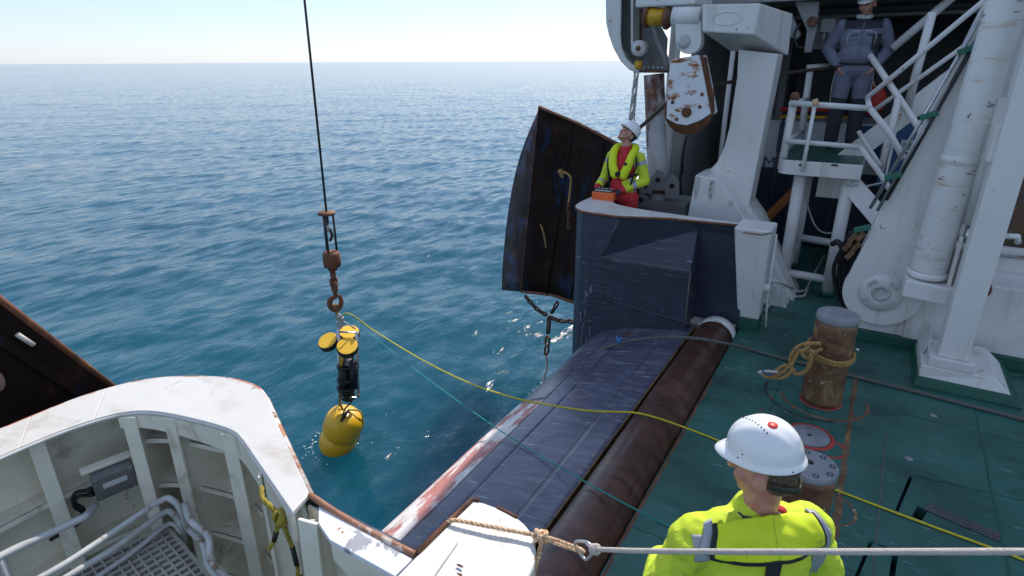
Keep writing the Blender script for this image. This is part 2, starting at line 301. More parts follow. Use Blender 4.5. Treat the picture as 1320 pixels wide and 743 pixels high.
# ------------------------------------------------------------------ sea
def make_sea():
    cx, cy = -5.3, 4.5
    rs = [0.0, .15]
    while rs[-1] < 16000: rs.append(rs[-1] + max(.05, rs[-1] * .0105))
    rs = np.array(rs)
    a0 = math.pi / 2 + YAW
    ang = np.concatenate([np.linspace(-1.0, 1.0, 620), np.linspace(1.0, 2 * math.pi - 1.0, 140)[1:-1]]) + a0
    nr, na = len(rs), len(ang)
    X = cx + np.outer(rs, np.cos(ang)); Y = cy + np.outer(rs, np.sin(ang)); Z = np.zeros_like(X)
    sp = np.maximum(.05, rs * .0105)[:, None]
    rng = np.random.RandomState(3); wind = R(128)
    fade = np.exp(-(((rs[:, None] - 9) / 14).clip(0) ** 2) * 0)
    for i in range(90):
        lam = .35 * (1.055 ** i); k = 2 * math.pi / lam
        th = wind + rng.normal(0, .55); ph = rng.uniform(0, 6.28)
        amp = .0085 * lam ** .92 * (1 if lam < 4 else (4 / lam) ** 1.15) * rng.uniform(.5, 1.4) * .2
        att = np.clip((lam / sp - 2.5) / 3, 0, 1)
        q = k * (X * math.cos(th) + Y * math.sin(th)) + ph + .5 * np.sin(k * .31 * (X * math.sin(th) - Y * math.cos(th)) + ph * 2)
        Z += att * amp * (np.sin(q) + .22 * np.cos(2 * q))
    rr = rs[:, None]                              # rings spreading from the float that is being lowered
    Z = Z * np.clip(.35 + rr / 6, 0, 1) + .010 * np.exp(-rr / 1.1) * np.sin(rr * 15) * np.clip(rr / .3, 0, 1)
    Z -= 2.0
    me = bpy.data.meshes.new('water'); n = nr * na
    me.vertices.add(n); me.vertices.foreach_set('co', np.stack([X, Y, Z], -1).reshape(-1))
    i = np.arange(nr - 1)[:, None] * na; j = np.arange(na)[None, :]; j2 = (j + 1) % na
    q = np.stack([i + j, i + na + j, i + na + j2, i + j2], -1).reshape(-1, 4)
    me.loops.add(q.size); me.loops.foreach_set('vertex_index', q.reshape(-1).astype(np.int32))
    me.polygons.add(len(q)); me.polygons.foreach_set('loop_start', np.arange(0, q.size, 4, dtype=np.int32))
    me.update(calc_edges=True); me.polygons.foreach_set('use_smooth', np.ones(len(q), bool)); me.validate()
    o = bpy.data.objects.new('water', me); COL.objects.link(o); tag(o, 'blue green open sea with small wind ripples', 'sea', kind='structure')
    m = bpy.data.materials.new('sea water'); m.use_nodes = True; nt = m.node_tree; b = nt.nodes['Principled BSDF']
    co = _n(nt, 'ShaderNodeTexCoord').outputs['Object']
    c = mixc(nt, ramp(nt, noise(nt, co, .12, 4), .3, .7), (.003, .06, .096), (.004, .074, .108))
    # thin foam flecks
    nt.links.new(c, b.inputs['Base Color']); b.inputs['Roughness'].default_value = .09; b.inputs['IOR'].default_value = 1.333; b.subsurface_method = 'BURLEY'; b.inputs['Subsurface Weight'].default_value = 1; b.inputs['Subsurface Radius'].default_value = (.3, 1, 1); b.inputs['Subsurface Scale'].default_value = 3
    h1 = noise(nt, co, 3.2, 7, .62, .6, (1, .55, 1), (0, 0, wind)); h2 = noise(nt, co, .55, 6, .6, .4, (1, .5, 1), (0, 0, wind + .3))
    b1 = _n(nt, 'ShaderNodeBump'); b1.inputs['Strength'].default_value = .8; b1.inputs['Distance'].default_value = .03; nt.links.new(h1, b1.inputs['Height'])
    b2 = _n(nt, 'ShaderNodeBump'); b2.inputs['Strength'].default_value = .8; b2.inputs['Distance'].default_value = .13; nt.links.new(h2, b2.inputs['Height']); nt.links.new(b1.outputs[0], b2.inputs['Normal'])
    # wind ripples too small for the mesh: tilt the normal itself, so that far water keeps its slope
    nn = _n(nt, 'ShaderNodeTexNoise'); nn.inputs['Scale'].default_value = 2.6; nn.inputs['Detail'].default_value = 6; nn.inputs['Roughness'].default_value = .6
    mp = _n(nt, 'ShaderNodeMapping'); mp.inputs['Rotation'].default_value = (0, 0, wind); mp.inputs['Scale'].default_value = (1, .5, 1); nt.links.new(co, mp.inputs[0]); nt.links.new(mp.outputs[0], nn.inputs['Vector'])
    sb = _n(nt, 'ShaderNodeVectorMath', operation='SUBTRACT'); sb.inputs[1].default_value = (.5, .5, .5); nt.links.new(nn.outputs['Color'], sb.inputs[0])
    ml = _n(nt, 'ShaderNodeVectorMath', operation='MULTIPLY'); ml.inputs[1].default_value = (.72, .72, 0); nt.links.new(sb.outputs[0], ml.inputs[0])
    ad = _n(nt, 'ShaderNodeVectorMath', operation='ADD'); nt.links.new(ml.outputs[0], ad.inputs[0]); nt.links.new(_n(nt, 'ShaderNodeNewGeometry').outputs['Normal'], ad.inputs[1])
    nz = _n(nt, 'ShaderNodeVectorMath', operation='NORMALIZE'); nt.links.new(ad.outputs[0], nz.inputs[0]); nt.links.new(nz.outputs[0], b1.inputs['Normal'])
    nt.links.new(b2.outputs[0], b.inputs['Normal'])
    me.materials.append(m)
make_sea()
# ------------------------------------------------------------------ deck and hull
def flat(pts, z): return [V((x, y, z)) for x, y in pts]
DECKP = [(-.915, 1.3), (-.915, 6.5), (-2.6, 6.5), (-2.75, 6.7), (-2.75, 14), (8, 14), (8, -3), (-3.1, -3), (-3.1, 1.0), (-2.9, 1.25), (-2.5, 1.32), (-1.6, 1.0), (-1.05, 1.05), (-1.05, 1.3)]
d = MB().prism(flat(DECKP, -.08), (0, 0, .08)); deck = d.build('deck', deckm); tag(deck, 'worn green painted working deck', 'deck', kind='structure')
cut = MB()
h0, h1, h2 = oz(1154, 659, 0), oz(1176, 613, 0), oz(1318, 641, 0)
def slot(a, b, wd, inset=0):
    a, b = V(a), V(b); cut.bar(a + V((0, 0, -.02)), b + V((0, 0, -.02)), wd, .2, (0, 0, 1))
slot((.57, 3.98, 0), (.66, 4.44, 0), .02)
slot((.685, 4.46, 0), (1.9, 4.60, 0), .008)
slot((.68, 3.97, 0), (.72, 4.10, 0), .06)
slot((.36, 3.2, 0), (.43, 3.58, 0), .02); slot((.43, 3.59, 0), (.56, 3.58, 0), .012); slot((.56, 3.55, 0), (.53, 3.2, 0), .03)
co_ = cut.build('cutter', deckm); bm = bmesh.new(); bm.from_mesh(co_.data); bmesh.ops.recalc_face_normals(bm, faces=bm.faces); bm.to_mesh(co_.data); bm.free(); bm = bmesh.new(); bm.from_mesh(deck.data); bmesh.ops.recalc_face_normals(bm, faces=bm.faces); bm.to_mesh(deck.data); bm.free(); md = deck.modifiers.new('slots', 'BOOLEAN'); md.object = co_; md.operation = 'DIFFERENCE'; md.solver = 'EXACT'
realise(deck); bpy.data.objects.remove(co_)
hp = MB()
hp.prism(flat([(-.80, -3), (-.80, 14), (8, 14), (8, -3)], -2.7), (0, 0, 2.60))
hp.prism(flat([(-1.36, 6.5), (-2.6, 6.5), (-2.78, 6.7), (-2.78, 14), (-.81, 14), (-.81, 6.5)], -2.7), (0, 0, 2.60))
hp.prism(flat([(-.81, -3), (-3.1, -3), (-3.1, .95), (-2.85, 1.2), (-2.5, 1.27), (-1.6, .97), (-1.06, 1.0), (-1.06, 1.25), (-.81, 1.25)], -2.7), (0, 0, 2.60))
ho = hp.build('ship_hull', navyflat); tag(ho, 'dark navy ship hull under the green deck', 'hull', kind='structure')
# parts that lie in the deck
def seam(pts, wd, mat, name, parent=deck, hgt=.007):
    mb = MB()
    P = [V(p) for p in pts]; L = (P[1] - P[0]).length; n = int(L / .06); a, b_, dd = basis(P[1] - P[0])
    rows = []
    for i in range(n + 1):
        p = P[0].lerp(P[1], i / n) + a * random.uniform(-.006, .006); ww = wd * random.uniform(.55, 1.2) / 2
        rows.append([p + a * ww + V((0, 0, .001)), p + V((0, 0, hgt)), p - a * ww + V((0, 0, .001))])
    mb.grid(rows); ORG.setdefault(deck.name, V((0, 0, 0))); return mb.build(name, mat, parent)
ORG[deck.name] = V((0, 0, 0))
a = oz(1104, 480, 0); b = oz(1085, 700, 0)
seam([(a.x, 5.9, 0), (a.x - .03, 2.2, 0)], .045, pinrust, 'weld_seam')
seam([(.5, 4.95, 0), (.42, 2.4, 0)], .012, ropegrey, 'weld_seam')
seam([(-.9, 5.1, 0), (-.9, 2.0, 0)], .02, rust, 'weld_seam')
for u, v in ((1172, 592), (1203, 536)):
    p = oz(u, v, 0); MB().lathe(p, (0, 0, 1), [(.03, .001), (.028, .006), (.014, .008)], 10).build('plug', pintop, deck)
# flush pin cover and ring scars
def flush(u, v, r, mat, ring):
    p = oz(u, v, 0)
    o = MB().lathe(p, (0, 0, 1), [(r, .001), (r - .006, .016), (.001, .016)], 28).build('pin_cover', mat, deck)
    MB().lathe(p, (0, 0, 1), [(r + .035, .001), (r + .03, .007), (r + .004, .007)], 28, cap=False).build('painted_ring', ring, deck)
    MB().cyl(p + V((.0, 0, .012)), p + V((.0, 0, .0185)), .016).build('cover_hole', black, deck)
seam([(-.88, 5.35, 0), (1.9, 5.35, 0)], .014, deckgreen, 'plate_seam'); seam([(-.88, 2.95, 0), (3, 2.9, 0)], .014, deckgreen, 'plate_seam'); seam([(1.15, 5.8, 0), (1.12, 3.0, 0)], .012, deckgreen, 'plate_seam'); seam([(-.35, 5.9, 0), (-.35, 2.2, 0)], .01, deckgreen, 'plate_seam')
flush(1043, 563, .15, pintop, redring)
def scar(c, r, w=.02, a0=0, a1=6.28, mat=pinrust):
    rows = []
    for i in range(41):
        t = a0 + (a1 - a0) * i / 40; ww = w * random.uniform(.3, 1.1); dv = V((math.cos(t), math.sin(t), 0)); c0 = V(c)
        rows.append([c0 + dv * (r + ww) + V((0, 0, .001)), c0 + dv * r + V((0, 0, .006)), c0 + dv * (r - ww) + V((0, 0, .001))])
    MB().grid(rows).build('ring_scar', mat, deck)
pb = oz(1057, 512, 0); scar((pb.x + .03, pb.y - .02, 0), .34, .02, 3.3, 6.6); scar((pb.x - .05, pb.y - .02, 0), .4, .016, 2.9, 5.2, darkmetal)
p = oz(1068, 578, 0); scar(p, .12, .014, -1.6, 1.8, redring)
p = oz(1068, 655, 0); scar(p, .16, .014, -2.0, 1.7)
# anti-slip strip
ga, gb = V((.74, 4.13, 0)), V((1.12, 4.03, 0))
gm = MB(); gm.bar(ga + V((0, 0, .003)), gb + V((0, 0, .003)), .10, .004, (0, 0, 1)); gs = gm.build('grip_strip', darkmetal, deck, .002)
tm = MB(); dd = (gb - ga); aa, bb, d1 = basis(dd)
for i in range(34):
    for j in range(5):
        c = ga + dd * ((i + .5) / 34) + aa * ((j - 2) * .019) + V((0, 0, .0055)); q = (d1 + aa * (1 if (i + j) % 2 else -1)).normalized() * .007
        tm.bar(c - q, c + q, .0035, .003, (0, 0, 1))
tag(tm.build('tread_lugs', steel, gs), kind='stuff')
# ------------------------------------------------------------------ sloping stern plates and roller
ramp_t = thing('stern_ramp', 'scraped dark blue steel stern ramp falling to the water beside the rusty roller', 'stern ramp', (-2, 3.8, -.3))
PR = spline([(-1.345, 0, .0), (-1.6, 0, -.035), (-1.9, 0, -.095), (-2.15, 0, -.165), (-2.36, 0, -.25), (-2.52, 0, -.36), (-2.63, 0, -.53), (-2.71, 0, -.8), (-2.755, 0, -1.1), (-2.78, 0, -1.6), (-2.8, 0, -2.7)], 5)
def strip(x_hi, x_lo, name, mat, dz=0, y0=1.2, y1=6.2):
    pts = [p for p in PR if x_lo <= p.x <= x_hi]
    rows = []; ny = 40
    for k in range(ny + 1):
        y = y0 + (y1 - y0) * k / ny
        rows.append([V((p.x, y, p.z + dz + .006 * mnoise.noise(V((p.x * 2, y * 1.3, 0))))) for p in pts])
    mb = MB(); mb.grid(rows)
    o = mb.build(name, mat, ramp_t); md = o.modifiers.new('t', 'SOLIDIFY'); md.thickness = .03; md.offset = 0; return o
def insert(x):
    global PR
    for i in range(len(PR) - 1):
        if PR[i].x >= x >= PR[i + 1].x:
            t = (PR[i].x - x) / max(1e-6, PR[i].x - PR[i + 1].x); PR.insert(i + 1, PR[i].lerp(PR[i + 1], t)); return
xs1 = oz(760, 555, -.06).x; xs2 = oz(706, 541, -.15).x
for x in (xs1 + .0015, xs1 - .0015, xs2 + .0012, xs2 - .0012, -2.22, -2.224): insert(x)
strip(-1.3, xs1 + .001, 'plate', sloped); strip(xs1 - .001, xs2 + .0008, 'plate', sloped); strip(xs2 - .0008, -2.2205, 'plate', sloped)
strip(-2.2225, -2.9, 'lip_plate', pinkedge, 0, 1.2, 4.28); strip(-2.2225, -2.9, 'lip_plate', sloped, 0, 4.283, 6.2)
strip(xs1 + .05, xs1 - .05, 'backing_strip', rustdark, -.03); strip(xs2 + .05, xs2 - .06, 'backing_strip', rustdark, -.03)
MB().box(-1.338, -1.352, 1.2, 6.3, -.4, .028).build('roller_guard_strip', paint('old brass rub strip', (.16, .09, .03), .5, .5, 4, [((.03, .02, .015), 6, .5, .6)], .1, 60), ramp_t, .004)
rt = thing('stern_roller', 'long dark brown rusty steel roller along the deck edge', 'roller', (-1.12, 3.8, -.27))
rc = MB()
prof = []
for i in range(60): prof.append((.205 + .0025 * mnoise.noise(V((i * .35, 3, 1))), i / 59 * 4.85))
rc.lathe((-1.125, 1.28, -.055), (0, 1, 0), prof, 48); rc.build('drum', rollerm, rt)
MB().lathe((-1.125, 6.135, -.055), (0, 1, 0), [(.206, 0), (.208, .16), (.17, .2), (.06, .2), (.06, .45)], 40).build('worn_collar', whiteworn, rt)
MB().cyl((-1.125, .9, -.055), (-1.125, 1.279, -.055), .06).build('axle', darkmetal, rt)
tr = MB().box(-1.32, -.93, 1.2, 6.3, -.42, -.30); tr.build('trough', rustdark, rt)
# ------------------------------------------------------------------ far bulwark
fb = thing('far_bulwark', 'dark navy bulwark at the far corner of the stern, below the crewman in red', 'bulwark', (-1.9, 6.4, 0))
lowo = [(-1.43, 6.62), (-1.43, 6.06)] + [(x, y) for x, y in ((-2.46, 6.06), (-2.62, 6.075), (-2.74, 6.115), (-2.83, 6.19), (-2.885, 6.29), (-2.905, 6.42), (-2.905, 9.6), (-2.70, 9.6), (-2.70, 6.62))]
MB().prism(flat(lowo, -2.7), (0, 0, 3.38)).build('lower_shell', navy, fb, .012)
# upper corner, above the ledge
upo = [(-2.455, 6.07), (-2.62, 6.075), (-2.74, 6.115), (-2.83, 6.19), (-2.885, 6.29), (-2.905, 6.42), (-2.905, 9.6), (-2.70, 9.6), (-2.70, 6.62), (-2.36, 6.45)]
L1, L2 = V((-2.46, 6.065, .69)), V((-1.435, 6.065, .69)); R1, R2, R3 = V((-2.26, 6.08, 1.175)), V((-1.56, 6.30, 1.175)), V((-1.08, 6.36, 1.175))
R3b, R2b = V((-1.10, 6.38, 1.08)), V((-1.47, 6.36, 1.08))
u0 = flat(upo, .681); u1 = flat(upo, 1.175)
u1[0] = V((-2.26, 6.075, 1.175)); u1[-1] = V((-2.26, 6.45, 1.175)); u0[-1] = V((-2.46, 6.45, .681))
MB().hull2(u0[::-1], u1[::-1]).build('upper_corner_shell', navy, fb, .008)
m = MB(); m.add([L1, R1, R2, R1 + V((0, .3, 0)), V((-2.46, 6.4, .6)), R2 + V((0, .12, 0)), V((-1.5, 6.4, .6))], [(0, 2, 1), (1, 2, 5, 3), (0, 1, 3, 4), (3, 5, 6, 4)])
m.build('recess_panel', navyflat, fb)
m = MB(); e = V((0, .16, 0)); P = [L1, L2, R2b, R3b, R3, R2]
m.add(P + [p + V((0, .25 if i < 2 else .12, -.0)) for i, p in enumerate(P)], [(0, 1, 2, 5), (5, 2, 3, 4), (1, 7, 8, 2), (2, 8, 9, 3), (5, 4, 10, 11), (6, 11, 8, 7), (0, 6, 7, 1), (11, 10, 9, 8), (3, 9, 10, 4)])
m.build('sloped_ledge', navy, fb)
MB().box(-1.62, -.93, 6.40, 6.52, -.05, 1.165).build('recess_plate', navyflat, fb)
MB().box(-1.425, -.955, 6.24, 6.399, -.12, .05).build('pale_seat', paint('bare primer plate', (.42, .4, .36), .6, .2, 4, [(RUST, 7, .62, .7)], .05, 40), fb, .006)
# cap rail
capf = [(-2.905, 9.6), (-2.925, 6.45), (-2.9, 6.28), (-2.84, 6.17), (-2.75, 6.095), (-2.63, 6.055), (-2.28, 6.05), (-2.1, 6.12), (-1.75, 6.26), (-1.55, 6.27), (-1.05, 6.34), (-1.05, 6.38), (-1.5, 6.40), (-1.9, 6.43), (-2.25, 6.47), (-2.5, 6.56), (-2.6, 6.68), (-2.66, 6.9), (-2.68, 9.6)]
MB().prism(flat(capf, 1.177), (0, 0, .028)).build('cap_rail', whitecap, fb, .006)
m = MB(); m.tube([V((x, y, 1.186)) for x, y in capf[1:11]], .0145, 8); m.build('rusty_rim_bar', rust, fb)
# weld seams and rubbing ribs on the face
for pts in ([(770, 352), (891, 380)], [(748, 377), (893, 419)]):
    q = []
    for t in np.linspace(0, 1, 9):
        u = pts[0][0] + (pts[1][0] - pts[0][0]) * t; v = pts[0][1] + (pts[1][1] - pts[0][1]) * t; q.append(oy(u, v, 6.055))
    q = [p for p in q if p.x > -2.5]
    MB().tube(q, .011 if pts[0][0] < 760 else .005, 6).build('weld_rib', navy, fb)
m = MB().tube([L1 + V((0, -.004, 0)), L2 + V((0, -.004, 0))], .007, 6); m.build('worn_edge_bead', ropegrey, fb)
m = MB().tube([V((-1.43, 6.058, .69)), V((-1.43, 6.058, -.1))], .008, 6); m.build('worn_edge_bead', ropegrey, fb)
m = MB().tube([L1 + V((0, -.004, 0)), R1 + V((0, -.006, 0))], .006, 6); m.build('worn_edge_bead', ropegrey, fb)
for bx, by in ((778, 370.5), (788, 372), (778, 380), (788, 382), (846, 388), (857, 391), (845, 398), (855.5, 401), (843, 430)):
    p = oy(bx, by, 6.058); MB().lathe(p, (0, -1, 0), [(.02, 0), (.017, .008), (.008, .012)], 12).build('bolt_head', navy, fb)
m = MB()
for k in range(14):
    x = -2.62 + random.uniform(-.07, .07); z = random.uniform(-.75, .25); l = random.uniform(.04, .16)
    y = 6.068 if x > -2.62 else 6.072
    m.bar((x, y, z), (x + random.uniform(-.01, .01), y, z + l), .006, .006, (0, 1, 0))
m.build('scrape_marks', paint('bare scraped steel', (.3, .3, .33), .5, .3, 20), fb)
# white end post
ep = thing('bulwark_end_post', 'white tapered end post of the far bulwark at the deck edge', 'post', (-.85, 6.45, 0))
A = [V((-.955, 6.42, .14)), V((-.735, 6.42, .14)), V((-.735, 6.66, .14)), V((-.955, 6.66, .14))]
B = [V((-1.075, 6.19, 1.2)), V((-.715, 6.19, 1.2)), V((-.715, 6.62, 1.2)), V((-1.075, 6.62, 1.2))]
MB().hull2(A, B).build('post', white, ep, .02, seg=3)
A2 = [p + V((0, 0, -.139)) for p in A]; A2 = [V((p.x * 1.0 + (.004 if p.x > -.8 else -.004), p.y + (-.004 if p.y < 6.5 else .004), .001)) for p in A2]
MB().hull2(A2, [V((p.x, p.y, .138)) for p in A2]).build('green_foot', deckgreen, ep, .006)
MB().tube([oy(958, 300, 6.185), oy(982, 303, 6.185), oy(995, 300, 6.19)], .006, 6).build('chipped_edge', rust, ep)
MB().lathe((-.72, 6.45, .52), (1, 0, 0), [(.045, -.05), (.045, .03), (.02, .05)], 16).build('pipe_boss', white, ep)
MB().tube([(-.70, 6.5, 1.1), (-.69, 6.5, .4), (-.66, 6.5, .05)], .012, 8).build('conduit', white, ep)
# ------------------------------------------------------------------ near bulwark (white, open framed on its inner side)
nb = thing('near_bulwark', 'white capped near bulwark with open cream framing inside, curving round the stern corner', 'bulwark', (-2.6, .9, 0))
OUT = spline([(-3.26, -3, 0), (-3.26, -1, 0), (-3.262, .5, 0), (-3.262, .95, 0), (-3.235, 1.17, 0), (-3.14, 1.37, 0), (-2.96, 1.515, 0), (-2.75, 1.61, 0), (-2.56, 1.625, 0), (-2.42, 1.58, 0)], 5) + [V((-1.665, 1.2, 0))]
INN = spline([(-3.02, -3, 0), (-3.02, -1, 0), (-3.02, .4, 0), (-3.015, .80, 0), (-2.98, 1.0, 0), (-2.91, 1.14, 0), (-2.78, 1.225, 0), (-2.52, 1.29, 0), (-2.32, 1.315, 0), (-2.2, 1.29, 0)], 5) + [V((-1.64, 1.095, 0))]
def up(p, z): return V((p.x, p.y, z))
n = len(OUT)
splits = [0, 14, 21, 36, n - 1]                    # cap plates butt at welded joints
for a, b in zip(splits[:-1], splits[1:]):
    ring = [up(p, 1.185) for p in OUT[a:b + 1]] + [up(p, 1.185) for p in INN[a:b + 1]][::-1]
    MB().prism(ring, (0, 0, .022)).build('cap_plate', whitecap, nb, .004)
MB().tube([up(p, 1.19) + V((-.004, .004, 0)) for p in OUT], .0165, 8).build('rusty_rim_bar', paint('chipped rim bar', (.62, .55, .5), .5, .2, 4, [((.42, .15, .06), 5, .48, .56, (1, 1, 1)), (RUST, 9, .58, .64)], .06, 50), nb)
MB().tube([up(p, 1.192) for p in INN], .009, 8).build('inner_bead', whitecap, nb)
# outer shell (navy outside, cream liner inside)
m = MB(); m.grid([[up(p, z) for p in OUT] for z in (-2.7, -1, 0, .6, 1.184)]); o = m.build('outer_shell', navy, nb)
INO = [p + (q - p) * .06 for p, q in zip(OUT, INN)]
m = MB(); m.grid([[up(p, z) for p in INO] for z in (1.183, .6, 0.002)]); m.build('inner_liner', cream, nb)
# fascia under the inner cap edge
fi = INN[24:]; m = MB(); m.grid([[up(p, 1.184) for p in fi], [up(p, 1.125 - .06 * min(1, i / 14)) for i, p in enumerate(fi)]], False); m.build('fascia_flange', cream, nb, solid=.014)
# tapered frame brackets
def frame(ip, op, wide, foot, nm='frame_bracket'):
    ip, op = V(ip), V(op); inn = (ip - op).normalized(); side = V((-inn.y, inn.x, 0))
    top = up(ip, 1.183) - inn * .012; bot = up(ip, 0.0) + inn * foot
    o1 = up(op, 1.15) + inn * .02; o0 = up(op, 0.0) + inn * .02
    m = MB(); m.prism([top, bot, o0, o1], side * .012); m.build(nm, cream, nb)
    fl = MB(); a, b = top, bot
    fl.hull2([a - side * wide / 2, a + side * wide / 2, a + side * wide / 2 + inn * .014, a - side * wide / 2 + inn * .014],
             [b - side * wide / 2, b + side * wide / 2, b + side * wide / 2 + inn * .014, b - side * wide / 2 + inn * .014])
    fl.build('frame_flange', cream, nb, .003)
frs = [((-3.12, .1), (-3.25, .1), .0), ((-3.12, .47), (-3.25, .47), .0), ((-3.12, .835), (-3.25, .86), .0), ((-2.885, 1.14), (-3.09, 1.40), .0), ((-2.705, 1.235), (-2.76, 1.58), .0), ((-2.335, 1.30), (-2.42, 1.55), .0), ((-1.98, 1.2), (-1.90, 1.29), .0)]
for i, (a, b, f) in enumerate(frs): frame((*a, 0), (*b, 0), .065 if i < 4 else .075, f)
# shelf stringers between the frames
def shelf(i0, i1, z, dep):
    idx = range(i0, i1 + 1); rows0 = [up(INO[i], z) for i in idx]; rows1 = [up(INO[i], z) + (INN[i] - INO[i]) * dep for i in idx]
    m = MB(); m.grid([rows1, rows0], False); m.build('stringer_shelf', cream, nb, solid=.012)
    m = MB(); m.grid([[p + V((0, 0, .006)) for p in rows1], [p - V((0, 0, .02)) for p in rows1]], False); m.build('shelf_lip', cream, nb, solid=.01)
for z in (.80, .42, .10):
    for a, b in ((5, 17), (17, 26)): shelf(a, b, z, .5)
for z in (1.0, .72, .42, .13):
    for a, b in ((26, 33), (33, 40), (40, 44)): shelf(a, b, z, .82)
# rim between the corner and the end block
tp = [V((-1.665, 1.2, 1.2)), V((-1.5, 1.19, 1.19)), V((-1.3, 1.185, 1.185)), V((-1.115, 1.185, 1.19))]
MB().tube(spline(tp, 4), .0125, 10).build('rusty_rim_pipe', paint('bare brown rim pipe', (.3, .13, .07), .55, .25, 5, [((.66, .58, .5), 6, .55, .62), (RUST, 8, .6, .68)], .06, 50), nb)
m = MB(); m.grid([[V((x, 1.205, 1.18)), V((x, 1.23, .9)), V((x, 1.26, -.2))] for x in (-1.70, -1.4, -1.10)]); m.build('recess_shell', navy, nb, solid=.02)
MB().prism(flat([(-1.60, 1.185), (-1.115, 1.17), (-1.118, 1.08), (-1.43, 1.083), (-1.53, 1.12)], 1.165), (0, 0, .022)).build('low_cap_plate', paint('peeling white cap', (.75, .76, .77), .45, .06, 3, [((.3, .3, .33), 6, .57, .6), (RUSTO, 9, .68, .72)], .05, 40), nb, .003)
MB().box(-1.66, -1.12, 1.178, 1.19, 0, 1.163).build('recess_liner', cream, nb)
m = MB().prism([V((-1.43, 1.085, 1.164)), V((-1.118, 1.085, 1.164)), V((-1.118, 1.085, 1.02)), V((-1.22, 1.085, 1.03)), V((-1.36, 1.085, 1.05)), V((-1.43, 1.085, 1.09))], (0, .014, 0)); m.build('low_fascia', cream, nb, .003)
frame((-1.575, 1.105, 0), (-1.59, 1.175, 0), .085, .05)
# end block: rounded white corner box
eb = thing('bulwark_end_block', 'rounded white steel end block of the near bulwark with an orange rope tied round it', 'end block', (-.95, 1.2, 0))
out = spline([(-1.105, 1.19, 0), (-1.10, 1.35, 0), (-1.093, 1.505, 0)], 3) + spline([(-1.05, 1.518, 0), (-.95, 1.525, 0), (-.865, 1.512, 0), (-.80, 1.47, 0), (-.755, 1.40, 0), (-.735, 1.31, 0), (-.725, 1.15, 0), (-.72, .6, 0)], 4) + [V((-1.105, .6, 0))]
top = []
for p in out: top.append(up(p, 1.2 - .03 * max(0, min(1, (p.x + 1.1) / .38)) ** 2))
MB().hull2([up(p, -.6) for p in out][::-1], [t for t in top][::-1]).build('block_shell', whiteclean, eb, .012, seg=3)
m = MB().tube([V((-1.108, 1.19, 1.2)), V((-1.103, 1.35, 1.202)), V((-1.095, 1.505, 1.2)), V((-1.07, 1.516, 1.2))], .011, 8); m.build('rusty_edge', rust, eb)
MB().tube([V((-.99, 1.522, 1.196)), V((-.90, 1.52, 1.192))], .007, 6).build('rusty_edge', rust, eb)
for k, (x, y, a) in enumerate(((-.93, 1.19, .3), (-.90, 1.17, .4), (-.95, 1.22, .2), (-.745, 1.30, .1), (-.99, 1.12, .2))):
    z = 1.2 - .03 * ((x + 1.1) / .38) ** 2 + .001
    pts = [V((x + random.uniform(.5, 1) * .014 * math.cos(t) * (1 + a), y + random.uniform(.5, 1) * .007 * math.sin(t), z)) for t in np.linspace(0, 6.28, 12)[:-1]]
    MB().prism(pts, (0, 0, .002)).build('rust_chip', rust, eb)
MB().tube([V((-1.02, 1.30, 1.199)), V((-.985, 1.0, 1.197)), V((-.97, .8, 1.195))], .006, 6).build('weld_bead', whitecap, eb)
# guard line: pale cord, snap hook, orange rope
og = V((-.74, 1.40, 1.2))
A0 = V((-1.09, 1.36, 1.215)); KN = oy(697, 704, 1.47); KN.z = max(KN.z, 1.205)
ro = thing('orange_rope_tie', 'orange flecked rope tied round the white end block with a knot', 'rope', A0)
MB().rope(spline([A0 + V((-.02, -.02, -.05)), A0, A0.lerp(KN, .35) + V((0, 0, .004)), A0.lerp(KN, .7) + V((0, 0, .002)), KN], 5), .0085).build('strand', ropeorange, ro)
kb = MB()
a_, b_, c_ = basis(KN - A0)
for k in range(3):
    ph = k * 2.1; cpts = [KN + c_ * (.012 * (k - 1) + .008 * math.sin(2 * t)) + (a_ * math.cos(t + ph) + b_ * math.sin(t + ph)) * .017 for t in np.linspace(0, 6.28, 14)[:-1]]
    kb.tube(cpts, .0085, 7, True)
kb.build('knot', ropeorange, ro)
HK = oy(748, 709, 1.45)
MB().rope(spline([KN, KN.lerp(HK, .3) + V((0, 0, .007)), HK + V((-.01, 0, .004)), HK + V((.008, 0, -.006)), KN.lerp(HK, .4) + V((0, 0, -.009)), KN], 6), .0068).build('eye_loop', ropeorange, ro)
MB().rope(spline([KN, KN + V((-.003, 0.005, -.05)), oy(688, 743, 1.40), oy(684, 790, 1.40)], 5), .008).build('tail', ropeorange, ro)
HE = oy(770, 708, 1.43)
cb = thing('snap_hook', 'bright steel carabiner linking the orange rope to the pale cord', 'carabiner', HK)
xd = (HE - HK).normalized(); ud = V((0, 0, 1)); ud = (ud - xd * ud.dot(xd)).normalized()
loop = [HK + xd * (t[0]) + ud * t[1] for t in ((-.012, -.004), (-.012, .018), (.0, .03), (.05, .026), (.068, .01), (.066, -.006), (.045, -.02), (.012, -.034), (-.002, -.028))]
loop = [p for p in spline(loop + [loop[0]], 5)][:-1]
MB().tube(loop, .0055, 8, True).build('body', steel, cb)
MB().tube([HK + xd * .05 + ud * .026, HK + xd * .068 + ud * .004], .0075, 8).build('gate', steel, cb)
P1 = HK + xd * .072; cord = [P1, CAM + ray(832, 710.5) * 1.72, CAM + ray(960, 711.5) * 1.5, CAM + ray(1150, 711.5) * 1.36, CAM + ray(1330, 711.5) * 1.25, CAM + ray(1800, 714) * 1.0]
gl = thing('guard_cord', 'taut pale braided cord stretched across behind the helmeted man in the foreground', 'cord', P1)
MB().tube(spline(cord, 10), .0078, 10).build('cord', ropewhite, gl)
kk = MB(); a_, b_, c_ = basis(cord[1] - P1)
